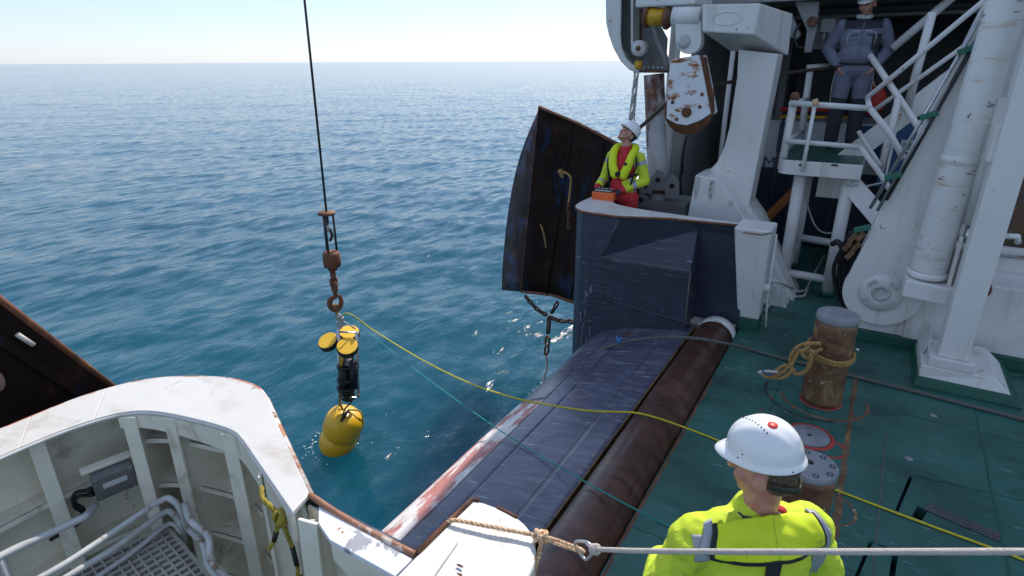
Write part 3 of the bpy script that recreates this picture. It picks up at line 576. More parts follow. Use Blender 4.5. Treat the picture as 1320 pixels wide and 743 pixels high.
for k in range(3): kk.tube([P1 + c_ * (.008 * k) + (a_ * math.cos(t + k) + b_ * math.sin(t + k)) * .012 for t in np.linspace(0, 6.28, 12)[:-1]], .0075, 7, True)
kk.build('knot', ropewhite, gl)
# rail post far to the right that the cord runs to (outside the frame)
e = cord[-1]; rp = thing('rail_post', 'white rail post outside the frame holding the pale cord', 'post', (e.x, e.y, 0)); MB().cyl((e.x, e.y, 0), (e.x, e.y, e.z + .1), .025).build('pipe', white, rp); MB().ell((e.x, e.y, e.z + .1), .032, .032, .032).build('ball', white, rp)
# ------------------------------------------------------------------ junction box, catwalk, rails, hanging rope
jb = thing('junction_box', 'dark grey cast electrical junction box inside the near bulwark', 'junction box', (-3.06, 1.06, .6))
jx = V((.25, .97, 0)).normalized(); jz = V((.28, -.07, 1)).normalized(); jn = jx.cross(jz).normalized()
jc = ox(148, 621, -2.98); Mj = Matrix((jx, jz, jn)).transposed()
def jbx(cx, cy, cz, sx, sy, sz, nm, mat, par, bev=.004):
    mb = MB(); mb.box(-sx / 2, sx / 2, -sy / 2, sy / 2, -sz / 2, sz / 2); mb.v = [jc + Mj @ (p + V((cx, cy, cz))) for p in mb.v]; return mb.build(nm, mat, par, bev)
jbx(0, 0, -.035, .175, .155, .07, 'body', boxgrey, jb, .008); lid = jbx(0, 0, .007, .18, .16, .013, 'lid', boxgrey, jb, .004)
jbx(0, .012, .0145, .105, .034, .002, 'name_plate', plate, lid, 0)
for sx in (-1, 1):
    for sy in (-1, 1):
        p = jc + Mj @ V((sx * .075, sy * .065, .013)); MB().cyl(p, p + jn * .004, .009, n=10).build('screw', steel, lid)
jbx(0, .10, -.05, .24, .02, .04, 'mounting_bar', cream, jb)
for k, (cx) in enumerate((-.03, -.06)):
    s0 = jc + Mj @ V((-.088, -.02 - .035 * k, -.03)); 
    MB().cyl(s0, s0 - jx * .025, .014, n=10).build('cable_gland', black, jb)
    MB().tube(spline([s0 - jx * .02, s0 - jx * .07 + jz * .02, s0 - jx * .09 - jz * .04, s0 - jx * .06 - jz * .12, s0 - jx * .10 - jz * .17, s0 - jx * .22 - jz * .2], 6), .0095, 8).build('cable', black, jb)
gz = .55
cw = thing('catwalk_grating', 'square mesh steel grating catwalk at lower left', 'grating', oz(190, 720, gz))
g0 = oz(214, 680, gz); gx = (oz(268, 743, gz) - g0).normalized(); gy = (oz(140, 722, gz) - g0); gy = (gy - gx * gy.dot(gx)).normalized()
W_, D_ = .9, .42
N1, N2 = 20, 10
for i in range(N2 + 1): p = g0 + gy * (D_ * i / N2); MB().bar(p, p + gx * W_, .0085 if 0 < i < N2 else .018, .03, (0, 0, 1)).build('long_bar', grate, cw)
bm_ = None
for i in range(N1 + 1):
    p = g0 + gx * (W_ * i / N1)
    if bm_ is None or i == N1: ob = MB().bar(p, p + gy * D_, .0085 if 0 < i < N1 else .018, .026, (0, 0, 1)).build('cross_bar', grate, cw); bm_ = bm_ or ob
    else:
        ob = bm_.copy(); COL.objects.link(ob); ob.parent = cw; ob.location = p - g0; ORG[ob.name] = ORG[cw.name]
for q in (0, 1):
    p = g0 + gx * .05 + gy * (D_ * q); MB().bar(V((p.x, p.y, 0)), p - V((0, 0, .016)), .04, .04).build('support_leg', cream, cw)
    p = g0 + gx * .85 + gy * (D_ * q); MB().bar(V((p.x, p.y, 0)), p - V((0, 0, .016)), .04, .04).build('support_leg', cream, cw)
def rail(name, label, pix, zs, r, posts=()):
    P = [oz(u, v, z) for (u, v), z in zip(pix, zs)]
    t = thing(name, label, 'handrail', P[0]); MB().tube(spline(P, 6), r, 10).build('pipe', galv, t)
    for a, z0 in posts: p = P[a]; MB().cyl(V((p.x, p.y, z0)), p, r * .9, n=10).build('stanchion', galv, t)
    return t
rail('handrail', 'topmost straight white pipe ending under the junction box cable', [(-60, 758), (0, 718), (100, 671), (113, 663), (122, 652)], [.8, .8, .78, .77, .74], .019, [(1, 0)])
rail('handrail', 'upper bent pipe of the catwalk rail beside the grating', [(-60, 800), (60, 741), (130, 697), (205, 647), (222, 645), (234, 660), (240, 684)], [.78, .78, .78, .78, .77, .70, .56], .0155)
rail('handrail', 'middle bent pipe of the catwalk rail beside the grating', [(0, 800), (80, 748), (150, 705), (208, 663), (222, 662), (232, 676), (238, 694)], [.68, .68, .68, .68, .67, .62, .5], .0155)
rail('handrail', 'lowest bent pipe along the catwalk grating edge', [(60, 800), (120, 748), (170, 713), (212, 679), (224, 676), (234, 688), (238, 702)], [.58, .58, .58, .59, .59, .55, .45], .0125)
rail('handrail', 'outer bent pipe on the right side of the catwalk', [(238, 650), (246, 672), (268, 692), (272, 722), (290, 742), (310, 770)], [.76, .76, .74, .70, .62, .5], .0155)
rail('handrail', 'inner bent pipe on the right side of the catwalk', [(244, 683), (262, 702), (268, 728), (284, 750), (300, 780)], [.66, .66, .62, .55, .45], .0155)
MB_ = MB(); p = oz(245, 655, .76); 
hr = thing('hanging_rope', 'yellow and black knotted rope hanging inside the near bulwark', 'rope', oz(358, 665, 1.13))
kp = oz(361, 668, 1.13); tz = V((0, 0, 1))
MB().rope(spline([oz(337, 628, 1.2), oz(339, 643, 1.185), oz(349, 653, 1.165), kp], 5), .011).build('upper_strand', ropeknot, hr)
kb = MB()
for k in range(4):
    ax_ = V((random.uniform(-1, 1), random.uniform(-1, 1), random.uniform(-.4, .4))).normalized(); a_, b_, c_ = basis(ax_)
    kb.tube([kp + (a_ * math.cos(t) + b_ * math.sin(t) * 1.5) * .022 + c_ * .01 * math.sin(2 * t) for t in np.linspace(0, 6.28, 14)[:-1]], .009, 7, True)
kb.build('knot', ropeknot, hr)
q1 = kp + V((-.02, -.03, -.1)); q2 = kp + V((.03, .01, -.14)); q3 = q2 + V((0.01, 0, -.09))
MB().rope([kp, kp.lerp(q1, .6)], .0095).build('short_end', ropeknot, hr); MB().tube([kp.lerp(q1, .6), q1], .0105, 8).build('black_whipping', black, hr); MB().rope([q1, q1 + V((-.015, -.02, -.035))], .0095).build('short_tip', ropeknot, hr)
MB().rope([kp, q2], .0095).build('long_end', ropeknot, hr); MB().tube([q2, q3], .0105, 8).build('black_whipping', black, hr)
q4 = q3 + V((0, 0, -.03))
MB().rope(spline([q3, q4, q4 + V((-.012, -.01, -.06)), q4 + V((.0, 0, -.11)), q4 + V((.03, .015, -.1)), q4 + V((.025, .012, -.06)), q4 + V((.005, 0, -.02))], 5), .0085).build('end_loop', ropeknot, hr)
# ------------------------------------------------------------------ chains and trawl doors
LINKS = {}
def link_mesh(L, W, r, mat):
    key = (L, W, r, mat.name)
    if key not in LINKS:
        pts = []; hw, hl = W / 2 - r, L / 2 - W / 2
        for t in np.linspace(0, math.pi, 7): pts.append(V((hw * math.cos(t), 0, hl + hw * math.sin(t))))
        for t in np.linspace(math.pi, 2 * math.pi, 7): pts.append(V((hw * math.cos(t), 0, -hl + hw * math.sin(t))))
        me = MB().tube(pts, r, 6, True).mesh('link'); me.materials.append(mat); LINKS[key] = me
    return LINKS[key]
def chain(parent, path, L, W, r, mat, tw=0):
    me = link_mesh(L, W, r, mat); pitch = L - 2 * r; P = [V(p) for p in path]; i = 0
    # walk the path
    acc = [0]
    for a, b in zip(P[:-1], P[1:]): acc.append(acc[-1] + (b - a).length)
    def at(s):
        for k in range(len(P) - 1):
            if s <= acc[k + 1] or k == len(P) - 2: return P[k].lerp(P[k + 1], (s - acc[k]) / max(1e-9, acc[k + 1] - acc[k]))
    nlk = max(1, int(acc[-1] / pitch))
    for k in range(nlk):
        p0, p1 = at(k * pitch), at((k + 1) * pitch); a, b, d = basis(p1 - p0, (.3, .8, .2)); 
        if k % 2: a, b = b, -a
        if tw: a, b = a * math.cos(tw) + b * math.sin(tw), b * math.cos(tw) - a * math.sin(tw)
        o = bpy.data.objects.new('link', me); COL.objects.link(o); o.parent = parent; ORG[o.name] = ORG[parent.name]
        o.matrix_local = Matrix.Translation((p0 + p1) / 2 - ORG[parent.name]) @ Matrix((a, b, d)).transposed().to_4x4()
fd = thing('trawl_door', 'tall dark rusty blue stained trawl door hanging beyond the navy bulwark', 'trawl door', oy(690, 380, 7.6))
yl, yr = 7.75, 7.15
TL, TR, BL, BR = oy(695, 138, yl), oy(800, 188, yr), oy(672, 376, yl), oy(748, 393, yr)
OTL, OML, OBL = oy(697.5, 137, yl + .05), oy(658, 262, yl + .25), oy(648, 374, yl + .22)
IML = oy(676.5, 262, yl + .02)
rows = []
for i in range(11):
    t = i / 10; row = []
    lft = TL.lerp(BL, t); lft.x += .0; rg = TR.lerp(BR, t)
    for j in range(9):
        s = j / 8; p = lft.lerp(rg, s) + V((0, .12 * math.sin(math.pi * s), 0)); row.append(p)
    rows.append(row)
MB().grid(rows).build('plate', doorm, fd, solid=.03)
lf = spline([OTL, oy(672, 200, yl + .2), OML, oy(650, 330, yl + .25), OBL], 4); li = [TL.lerp(BL, k / (len(lf) - 1)) for k in range(len(lf))]
MB().grid([lf, li]).build('leading_edge', dooredge, fd, solid=.025)
MB().tube([TL, TL.lerp(TR, .5) + V((0, .1, 0)), TR], .022, 8).build('edge_bar', rust, fd); MB().tube(li, .016, 8).build('edge_bar', rust, fd); MB().tube(lf, .016, 8).build('edge_bar', dooredge, fd)
MB().tube([BL, BL.lerp(BR, .5) + V((0, .12, 0)), BR], .024, 8).build('edge_bar', rust, fd)
for s in (.42, .82):
    MB().tube([TL.lerp(TR, s) + V((0, .12 * math.sin(math.pi * s) - .02, 0)), BL.lerp(BR, s) + V((0, .12 * math.sin(math.pi * s) - .02, 0))], .018, 8).build('stiffener', doorm, fd)
MB().tube([rows[5][j] + V((0, -.02, 0)) for j in range(9)], .016, 8).build('stiffener', doorm, fd)
MB().box(*sum(([c - .01, c + .01] for c in oy(665, 242, 7.88)), [])).build('lug', black, fd)
# rope and shackles on the door face
dr = thing('door_shackle_rope', 'frayed tan rope and shackles hanging on the trawl door face', 'rope', oy(731, 230, 7.25))
pa = oy(720, 222, 7.3); pb_ = oy(735, 228, 7.25); pc = oy(733, 262, 7.22)
MB().rope(spline([pa, pa.lerp(pb_, .5) + V((0, 0, .03)), pb_, pb_ + V((.01, 0, -.1)), pc], 6), .016).build('rope', ropebrown, dr)
for q in range(3): MB().rope(spline([pa + V((.02 * q, -.02, 0)), pa + V((.05, -.04, .04 - .04 * q)), pa + V((.09, -.02, -.03 * q))], 5), .013).build('rope_turn', ropebrown, dr)
chain(dr, [pc + V((0, 0, .03)), oy(733, 300, 7.2)], .1, .06, .011, rust)
dr2 = thing('rope_scrap', 'short tan rope end hanging low on the trawl door', 'rope', oy(700, 305, 7.5)); MB().rope(spline([oy(697, 290, 7.55), oy(701, 302, 7.5), oy(704, 320, 7.5)], 5), .013).build('rope', ropebrown, dr2)
dc = thing('door_chain', 'rusty three legged chain under the far trawl door', 'chain', oy(708, 420, 7.2))
J = oy(708, 409, 7.25)
chain(dc, [oy(677, 382, 7.55), oy(692, 399, 7.4), J], .135, .08, .017, rustdark); chain(dc, [oy(719, 390, 7.3), J], .135, .08, .017, rustdark); chain(dc, [J, oy(722, 414, 7.2), oy(745, 415, 7.05)], .135, .08, .017, rustdark)
chain(dc, [J, oy(706, 440, 7.25)], .17, .085, .017, rustdark); chain(dc, [oy(706, 434, 7.25), oy(704, 462, 7.25)], .19, .11, .018, rust)
MB().tube(spline([oy(704, 458, 7.25), oy(705, 475, 7.25), oy(702, 484, 7.2), oy(697, 508, 7.1), oy(692, 545, 7.0)], 5), .02, 8).build('white_strop', ropewhite, dc)
# near door
nd = thing('trawl_door', 'dark rusty trawl door hanging outside the near bulwark at left', 'trawl door', ox(30, 540, -3.75))
XN = -3.75
P = [ox(-170, 245, XN - .3), ox(0, 386, XN), ox(152, 503, XN), ox(170, 520, XN + .1), ox(60, 640, XN + .2), ox(-220, 640, XN)]
P = [ox(-200, 225, XN), ox(0, 386, XN), ox(150, 502, XN), ox(150, 620, XN), ox(-200, 700, XN)]
MB().prism(P, (-.03, 0, 0)).build('plate', doorm, nd)
MB().tube([P[0], P[1], P[2]], .018, 8).build('edge_bar', rust, nd); MB().tube([P[2], P[3]], .018, 8).build('edge_bar', rust, nd)
q0, q1 = ox(-200, 243, XN + .03), ox(112, 487, XN + .03)
MB().bar(ox(-150, 340, XN + .025), ox(125, 520, XN + .025), .05, .02, (1, 0, 0)).build('stiffener', doorm, nd)
MB().tube([ox(22, 431, XN + .02), ox(43, 445, XN + .02)], .014, 8).build('worn_slot', paint('pale worn steel', (.55, .5, .46), .5), nd)
MB().ell(ox(-4, 492, XN + .02), .02, .035, .06).build('pale_patch', paint('bare tan patch', (.3, .18, .12), .6), nd)
# ------------------------------------------------------------------ hoist wire, weight, swivels
b0 = V((-5.41, 4.46, -2.0)); CN = V((-math.sin(YAW), math.cos(YAW), 0))
def ip(u, v, dd=0):
    d = ray(u, v); return CAM + d * (((b0 - CAM).dot(CN) + dd) / d.dot(CN))
rt_ = CAMR.copy(); rt_.z = 0; rt_.normalize(); UP = V((0, 0, 1))
hw = thing('hoist_wire', 'thin dark hoist wire running up out of the picture', 'wire', ip(421, 275))
MB().tube([ip(421, 276), ip(393, 5), ip(393, 5) + (ip(393, 5) - ip(421, 276)) * 2.2], .0125, 8).build('wire', wirem, hw)
wt = thing('hoist_weight', 'rusty ball weight in a rod cage at the end of the hoist wire', 'weight', ip(428, 348))
tc = ip(421, 275); wc = ip(427.5, 334); ax_ = (tc - wc).normalized()
MB().lathe(tc - ax_ * .015, ax_, [(.095, 0), (.1, .015), (.095, .028), (.03, .034)], 28).build('top_plate', rust, wt)
sa = rt_
for k in range(3):
    t = 2 * math.pi * k / 3 + .4; off = (rt_ * math.cos(t) + CN * math.sin(t)) * .068
    MB().cyl(wc + off + ax_ * .1, tc + off, .013, n=8).build('rod', wirem, wt)
MB().lathe(wc - ax_ * .11, ax_, [(.05, -.03), (.06, 0), (.098, .02), (.102, .09), (.1, .17), (.085, .2), (.04, .21)], 24).build('weight_body', rust, wt)
MB().tube(spline([tc, tc - ax_ * .16, tc - ax_ * .2 + rt_ * .02, tc - ax_ * .26 + rt_ * .035, tc - ax_ * .31 + rt_ * .015, tc - ax_ * .33], 5), .017, 8).build('wire_socket', darkmetal, wt)
MB().tube([tc - ax_ * .1, tc - ax_ * .22], [.012, .026], 10).build('wire_clamp', galv, wt)
hc = thing('hoist_chain', 'short heavy rusty chain and hook below the weight', 'chain', ip(432, 385))
chain(hc, [ip(428.5, 348), ip(431, 370)], .15, .105, .023, rust); chain(hc, [ip(431, 364), ip(431.5, 386)], .17, .12, .027, rust)
hp_ = [ip(432, 376), ip(432, 382), ip(426.5, 386), ip(425, 393), ip(430, 399), ip(437, 397), ip(440, 389), ip(437, 380)]
MB().tube(spline(hp_, 5), [.022 + .012 * math.sin(math.pi * i / 35) for i in range(36)], 10).build('hook', rust, hc)
sh = thing('rope_strop', 'yellow and brown rope strop with steel shackles above the instrument', 'strop', ip(435, 400))
MB().tube(spline([ip(431, 392), ip(434, 402), ip(436, 412)], 5), .02, 8).build('strop', ropebrown, sh); MB().rope(spline([ip(434, 392), ip(436, 402), ip(437, 412)], 5), .012).build('strop_lay', ropeknot, sh)
chain(sh, [ip(436, 404), ip(439, 424)], .12, .08, .014, steel); MB().ell(ip(438, 409), .035, .035, .04).build('swivel', steel, sh); MB().ell(ip(441, 411), .03, .03, .03).build('swivel', steel, sh)
# ------------------------------------------------------------------ instrument frame
it = thing('instrument_mooring', 'acoustic instrument frame with three yellow faced heads hanging over the water', 'instrument', ip(446, 520))
fr = []
for (ut, ub) in ((436, 438), (459.5, 462)):
    for dd in (-.09, .09): fr.append((ip(ut, 424 if ut < 450 else 428, dd), ip(ub, 523 if ub < 450 else 512, dd)))
for a, b in fr: MB().cyl(a, b, .02, n=10).build('frame_tube', steel, it)
for k, v in enumerate((428, 455, 487, 512)): 
    q = [ip(438 + k * .5, v, -.09), ip(438 + k * .5, v, .09), ip(459, v + 1, .09), ip(459, v + 1, -.09)]
    MB().tube(q, .012, 8, True).build('frame_ring', steel, it)
def head(u, v, dd, n, r):
    c = ip(u, v, dd); n = V(n).normalized()
    h = MB().lathe(c - n * .09, n, [(r * .8, 0), (r, .02), (r, .075), (r * .99, .085)], 28).build('sensor_head', black, it)
    MB().lathe(c - n * .006, n, [(r * .93, 0), (r * .95, .006), (r * .9, .012)], 28).build('sensor_face', yellowdisc, h)
toward = -CAMF
head(422, 439, -.10, toward * .6 - rt_ * .25 + UP * .85, .125); head(447.5, 446, -.22, toward * .65 + rt_ * .12 + UP * .8, .13); head(450, 428, .16, UP * .8 + toward * .35 + rt_ * .1, .128)
MB().cyl(ip(447, 462, -.02), ip(449, 514, -.02), .085, n=16).build('pressure_case', darkmetal, it); MB().cyl(ip(442, 472, -.10), ip(445, 502, -.10), .062, n=16).build('battery_case', black, it)
MB().cyl(ip(455, 466, -.1), ip(456, 500, -.1), .055, n=16).build('battery_case', black, it)
for v in (471, 488, 499): MB().lathe(ip(447, v, -.05), UP, [(.122, -.02), (.126, 0), (.122, .02)], 18).build('clamp_band', black, it)
MB().box(*sum(([c - .035, c + .035] for c in ip(449, 467, -.12)), [])).build('release_unit', boxgrey, it)
for u0, v0, u1, v1 in ((438, 440, 444, 470), (443, 452, 440, 475), (456, 440, 452, 470), (441, 480, 452, 508)):
    MB().tube(spline([ip(u0, v0, -.1), ip((u0 + u1) / 2 + 3, (v0 + v1) / 2, -.16), ip(u1, v1, -.1)], 5), .007, 6).build('cable', black if u0 > 440 else ropewhite, it)
MB().tube([ip(440, 460, -.1), ip(442, 478, -.1)], .022, 8).build('brass_release', yelsheave, it)
for u in (440, 458): MB().tube([ip(u, 424, 0), ip(439, 412, 0)], .009, 6).build('lifting_leg', steel, it)
for u, v in ((439, 522), (458, 512)): MB().tube(spline([ip(u, v, 0), ip((u + 446) / 2, v + 7, 0), ip(445, 527, -.03)], 5), .012, 6).build('bridle', darkmetal, it)
ff = thing('twin_float', 'double lobed yellow plastic float half sunk in the sea', 'float', ip(432, 590))
fc0, fc1 = ip(442.5, 548), ip(431.5, 579); fa = (fc0 - fc1).normalized()
fm = MB(); prof = [(.04, .235), (.11, .228), (.17, .205), (.215, .165), (.243, .11), (.252, .04), (.253, -.06), (.245, -.11), (.225, -.145), (.208, -.158), (.212, -.172), (.232, -.2), (.24, -.24), (.238, -.3), (.222, -.37), (.185, -.43), (.12, -.475), (.03, -.495)]
fm.lathe(fc0, -fa, [(r, -h) for r, h in prof], 40); fm.build('float_body', yellow, ff)
MB().tube([fc0 + fa * .24, fc0 + fa * .2 + toward * .14, fc0 + fa * .12 + toward * .215], .018, 8).build('lifting_strap', black, ff)
MB().lathe(fc0 + fa * .2 + toward * .15, toward + fa, [(.03, -.03), (.03, .03)], 12).build('hole_boss', black, ff)
MB().tube(spline([fc0 + fa * .25, fc0 + fa * .22 + rt_ * .16, fc0 + rt_ * .262, fc0 - fa * .15 + rt_ * .26, fc0 - fa * .3 + rt_ * .27], 6), .011, 6).build('side_line', ropeknot, ff)
# splash flecks round the float
sp = MB()
for k in range(60):
    t = random.uniform(2.2, 4.4) if k % 3 else random.uniform(0, 6.28); r = .27 + random.expovariate(12); s_ = random.uniform(.003, .009)
    sp.ell(V((fc1.x + r * math.cos(t), fc1.y + r * math.sin(t), -1.995 + random.uniform(0, .02))), s_ * 1.6, s_ * 1.4, s_ * .5, nu=7, nv=5)
tag(sp.build('splash_foam', paint('white foam', (.8, .82, .83), .6), None, org=fc1), 'small white splash flecks round the yellow float', 'foam', kind='stuff')
# ------------------------------------------------------------------ light lines from the instrument to the deck
yl_ = thing('yellow_tag_line', 'thin yellow line from the hoist hook over the ramp and across the deck', 'line', ip(446, 405))
pts = [ip(437, 413), ip(444, 405), ip(455, 407), ip(480, 425), oy(540, 462, 4.4), oy(600, 492, 4.3), oz(655, 511, .12), oz(700, 521, .06), oz(760, 530, .1), oz(815, 532, .165), oz(850, 540, .17), oz(895, 556, .03), oz(925, 568, .012), oz(990, 596, .012), oz(1070, 629, .012), oz(1200, 678, .012), oz(1320, 722, .012), oz(1420, 762, .012)]
MB().tube(spline(pts, 8), .0075, 6).build('line', ropeyel, yl_)
tl_ = thing('turquoise_tag_line', 'thin turquoise line from the hoist hook down across the ramp', 'line', ip(436, 400))
pts = [ip(434, 399), ip(470, 425), oy(520, 465, 4.4), oy(580, 510, 4.0), oy(640, 552, 3.6), oz(690, 584, -.04), oz(725, 604, .05), oz(745, 616, .12), oz(768, 629, .175), oz(790, 641, .19), oz(812, 653, .165), oz(838, 666, .06), oz(852, 673, .012), oz(905, 700, .012), oz(960, 722, .012)]
MB().tube(spline(pts, 8), .0048, 6).build('line', ropeteal, tl_)
gr_ = thing('grey_hauling_rope', 'grey rope over the far end of the roller and along the deck', 'rope', oz(930, 440, 0))
pts = [oz(735, 475, -.45), oz(757, 459, -.28), oz(797, 444, -.04), oz(840, 436, .05), oz(890, 436, .175), oz(930, 442, .16), oz(965, 450, .03), oz(1000, 460, .018), oz(1100, 485, .018), oz(1200, 510, .018), oz(1320, 541, .018), oz(1420, 566, .018)]
MB().rope(spline(pts, 8), .018, .16).build('rope', ropegrey, gr_)
p = oz(797, 442, -.01); m = MB()
for k in range(5): m.tube([p, p + V((random.uniform(-.05, .05), random.uniform(-.05, .05), random.uniform(.02, .07)))], [.014, .006], 6)
m.build('blue_tape', paint('blue tape', (.03, .22, .6), .4), gr_)
# ------------------------------------------------------------------ pins (bollards)
def pin(u, v, h, r, name, label, grp, studs=0):          # (u, v): centre of the top plate at height h
    p = oz(u, v, h); p.z = 0; t = thing(name, label, 'bollard', p, grp); pr = [(r * 1.0, .0)]
    for i in range(1, 16): pr.append((r * (1 + .012 * mnoise.noise(V((i * .8, u, 0)))), h * .93 * i / 15))
    MB().lathe(p, UP, pr, 40).build('shaft', pinrust, t)
    MB().lathe(p, UP, [(r * 1.0, h * .931), (r * 1.01, h * .94), (r * 1.01, h - .006), (r * .98, h)], 40).build('top_plate', pintop, t)
    MB().lathe(p, UP, [(r + .009, .001), (r + .008, .006), (r - .002, .007)], 40, cap=False).build('red_base_ring', redring, t)
    if studs:
        MB().cyl(p + V((-.01, .01, h - .004)), p + V((-.01, .01, h + .002)), .022, n=14).build('centre_hole', black, t)
        for k in range(8):
            a = 2 * math.pi * k / 8 + .3; q = p + V((math.cos(a), math.sin(a), 0)) * r * .78
            MB().lathe(q + V((0, 0, h)), UP, [(.018, -.002), (.018, .001), (.011, .001), (.011, -.001)], 12).build('bolt_socket', black, t)
    else:
        for k in range(2): MB().lathe(p, UP, [(r * (.35 + .3 * k), h - .001), (r * (.36 + .3 * k), h + .002), (r * (.39 + .3 * k), h - .001)], 30, cap=False).build('turned_groove', pintop, t)
        MB().cyl(p + V((r, -.02, h * .67)), p + V((r + .04, -.03, h * .67)), .012, n=8).build('grease_nipple', steel, t)
    return p
p1 = pin(1081, 404.5, .83, .16, 'towing_pin', 'tall rusty towing pin on the deck with tan rope round it', 'towing pins')
p2 = pin(1046, 598, .6, .145, 'towing_pin', 'rusty towing pin with bolted grey top just behind the white helmet', 'towing pins', 1)
rp_ = thing('mooring_rope_coil', 'tan rope looped round the tall towing pin and knotted beside it', 'rope', p1 + V((-.3, -.1, 0)))
lp = []
for k in range(50):
    t = 2 * math.pi * k / 24; r = .178; lp.append(p1 + V((r * math.cos(t), r * math.sin(t), .46 + .04 * math.cos(t - 2.3) + .022 * k / 24)))
MB().rope(lp, .017, .11).build('turn', ropebrown, rp_)
KX = oy(1036, 456, p1.y - .17)
def rl(pix, nm, dy=.2): MB().rope(spline([oy(u, v, p1.y - dy - .01 * i) for i, (u, v) in enumerate(pix)], 7), .0165, .11).build(nm, ropebrown, rp_)
rl([(1058, 443), (1045, 443), (1030, 446), (1020, 458), (1018, 470), (1008, 481), (992, 486), (984, 484)], 'knot_loop'); rl([(1060, 450), (1045, 455), (1032, 452), (1024, 463), (1020, 474), (1026, 482), (1036, 480), (1044, 470), (1046, 458)], 'knot_loop', .22)
rl([(1040, 448), (1034, 456), (1042, 462), (1048, 452)], 'knot_turn', .24); rl([(1014, 470), (1002, 477), (996, 486), (1010, 487), (1024, 476)], 'knot_turn', .23)
m = MB().tube(spline([oy(985, 483, p1.y - .24), oy(978, 480, p1.y - .24), oy(990, 479, p1.y - .26), oy(1003, 480, p1.y - .26)], 5), .012, 7); m.build('white_whipping', ropewhite, rp_)
m = MB().tube(spline([oy(982, 477, p1.y - .27), oy(990, 484, p1.y - .27), oy(998, 483, p1.y - .27)], 5), .006, 6); m.build('blue_thread', bluepaint, rp_)
# ------------------------------------------------------------------ deckhouse (shelter) behind
dh = thing('deckhouse', 'shaded steel deckhouse shelter behind the gantry and stairs', 'deckhouse', (2.5, 11, 0))
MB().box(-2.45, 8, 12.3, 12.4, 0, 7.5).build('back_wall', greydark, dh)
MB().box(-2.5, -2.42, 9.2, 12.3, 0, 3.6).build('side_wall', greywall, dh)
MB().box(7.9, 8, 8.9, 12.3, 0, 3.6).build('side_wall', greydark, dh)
MB().box(-3.0, 8.1, 8.95, 12.45, 3.72, 3.9).build('roof_deck', greywall, dh)
MB().box(-3.0, 8, 9.3, 12.3, 3.9, 7.6).build('unseen_shade_storey', white, dh, .02)  # unseen storey added above the roof, sized to throw shade on deck and ramp
for k in range(5): MB().box(-1.2 + k * 1.9, -.35 + k * 1.9, 9.26, 9.3, 4.7, 5.5).build('unseen_storey_window', darkmetal, dh, .02)  # window panels on the added storey, out of view
for y in (8.97, 10.0, 10.8, 11.6): MB().box(-2.7, 8, y, y + .12, 3.50, 3.718).build('ceiling_beam', greywall, dh)
for k, (y, z, r) in enumerate(((9.8, 3.42, .05), (9.95, 3.36, .035), (10.2, 3.38, .06), (10.5, 3.45, .03), (11.2, 3.4, .05))): MB().cyl((-2.4, y, z), (7.8, y, z), r, n=10).build('ceiling_pipe', greywall if k % 2 else greydark, dh)
for x in (-1.55, 1.1, 2.4, 3.2): MB().cyl((x, 11.6, 0), (x, 11.6, 3.5), .09).build('stanchion', greywall, dh)
for x, y in ((-1.93, 9.25), (-1.62, 9.6)): MB().cyl((x, y, 0), (x, y, 3.6), .035, n=10).build('pipe', whiteclean, dh)
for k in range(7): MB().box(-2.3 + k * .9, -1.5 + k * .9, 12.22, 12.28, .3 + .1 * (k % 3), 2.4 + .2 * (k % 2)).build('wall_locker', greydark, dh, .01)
MB().box(1.3, 1.9, 12.1, 12.28, 1.6, 2.6).build('wall_locker', greywall, dh, .02)
for k in range(9): MB().cyl((1.75 + .12 * k, 12.0, 1.9), (1.75 + .12 * k, 12.0, 3.3), .03, n=8).build('riser_pipe', greywall, dh)
# store container with lettering
tk = thing('store_container', 'navy and white container with blue lettering behind the platform', 'container', (-.2, 10.6, 0))
MB().box(-1.75, 3.2, 10.2, 11.4, .02, 1.2).build('lower_body', navyflat, tk, .01)
MB().box(-1.75, 3.2, 10.2, 11.4, 1.2, 1.92).build('white_band', signw, tk, .01)
MB().box(oy(1004, 170, 10.19).x, oy(1019, 170, 10.19).x, 10.185, 10.198, 1.45, 1.9).build('blue_panel', bluepaint, tk)
MB().box(-.35, .1, 10.185, 10.198, 1.45, 1.9).build('blue_panel', bluepaint, tk)
q = oy(985, 214, 10.19); text('IM', .26, (q.x - .1, 10.19, q.z - .03), (1, 0, 0), (0, 0, 1), bluepaint, tk)
for k in range(8): MB().box(-1.7 + k * .6, -1.67 + k * .6, 10.16, 10.2, .06, 1.16).build('rib', navyflat, tk)
sg = thing('name_board', 'navy board with a white plate and black letters beyond the stairs', 'sign', oy(1175, 200, 9.8))
q0, q1 = oy(1150, 215, 9.8), oy(1200, 160, 9.8)
MB().box(q0.x - .15, q1.x + .5, 9.8, 9.86, q0.z - .3, q1.z).build('board', bluepaint, sg, .005); q = oy(1163, 192, 9.79); MB().box(q.x - .03, q.x + .42, 9.786, 9.798, q.z - .04, q.z + .12).build('plate', signw, sg)
text('BE', .12, (q.x, 9.783, q.z - .005), (1, 0, 0), (0, 0, 1), black, sg)
os_ = thing('orange_strut', 'orange painted steel strut leaning under the platform', 'strut', oy(1000, 272, 9.3)); MB().bar(oy(985, 285, 9.2), oy(1048, 222, 9.6), .09, .09).build('beam', orangesteel, os_, .006)
rb = thing('red_bag', 'red covered buoy hanging behind the platform rail', 'buoy', oy(1127, 145, 9.5)); MB().ell(oy(1128, 131, 9.5), .13, .1, .2).build('cover', redm, rb); MB().tube([oy(1128, 118, 9.5), oy(1126, 105, 9.5)], .012, 6).build('lanyard', ropeorange, rb)
for u, lab in ((1062, 'left'), (1088, 'right')): pass
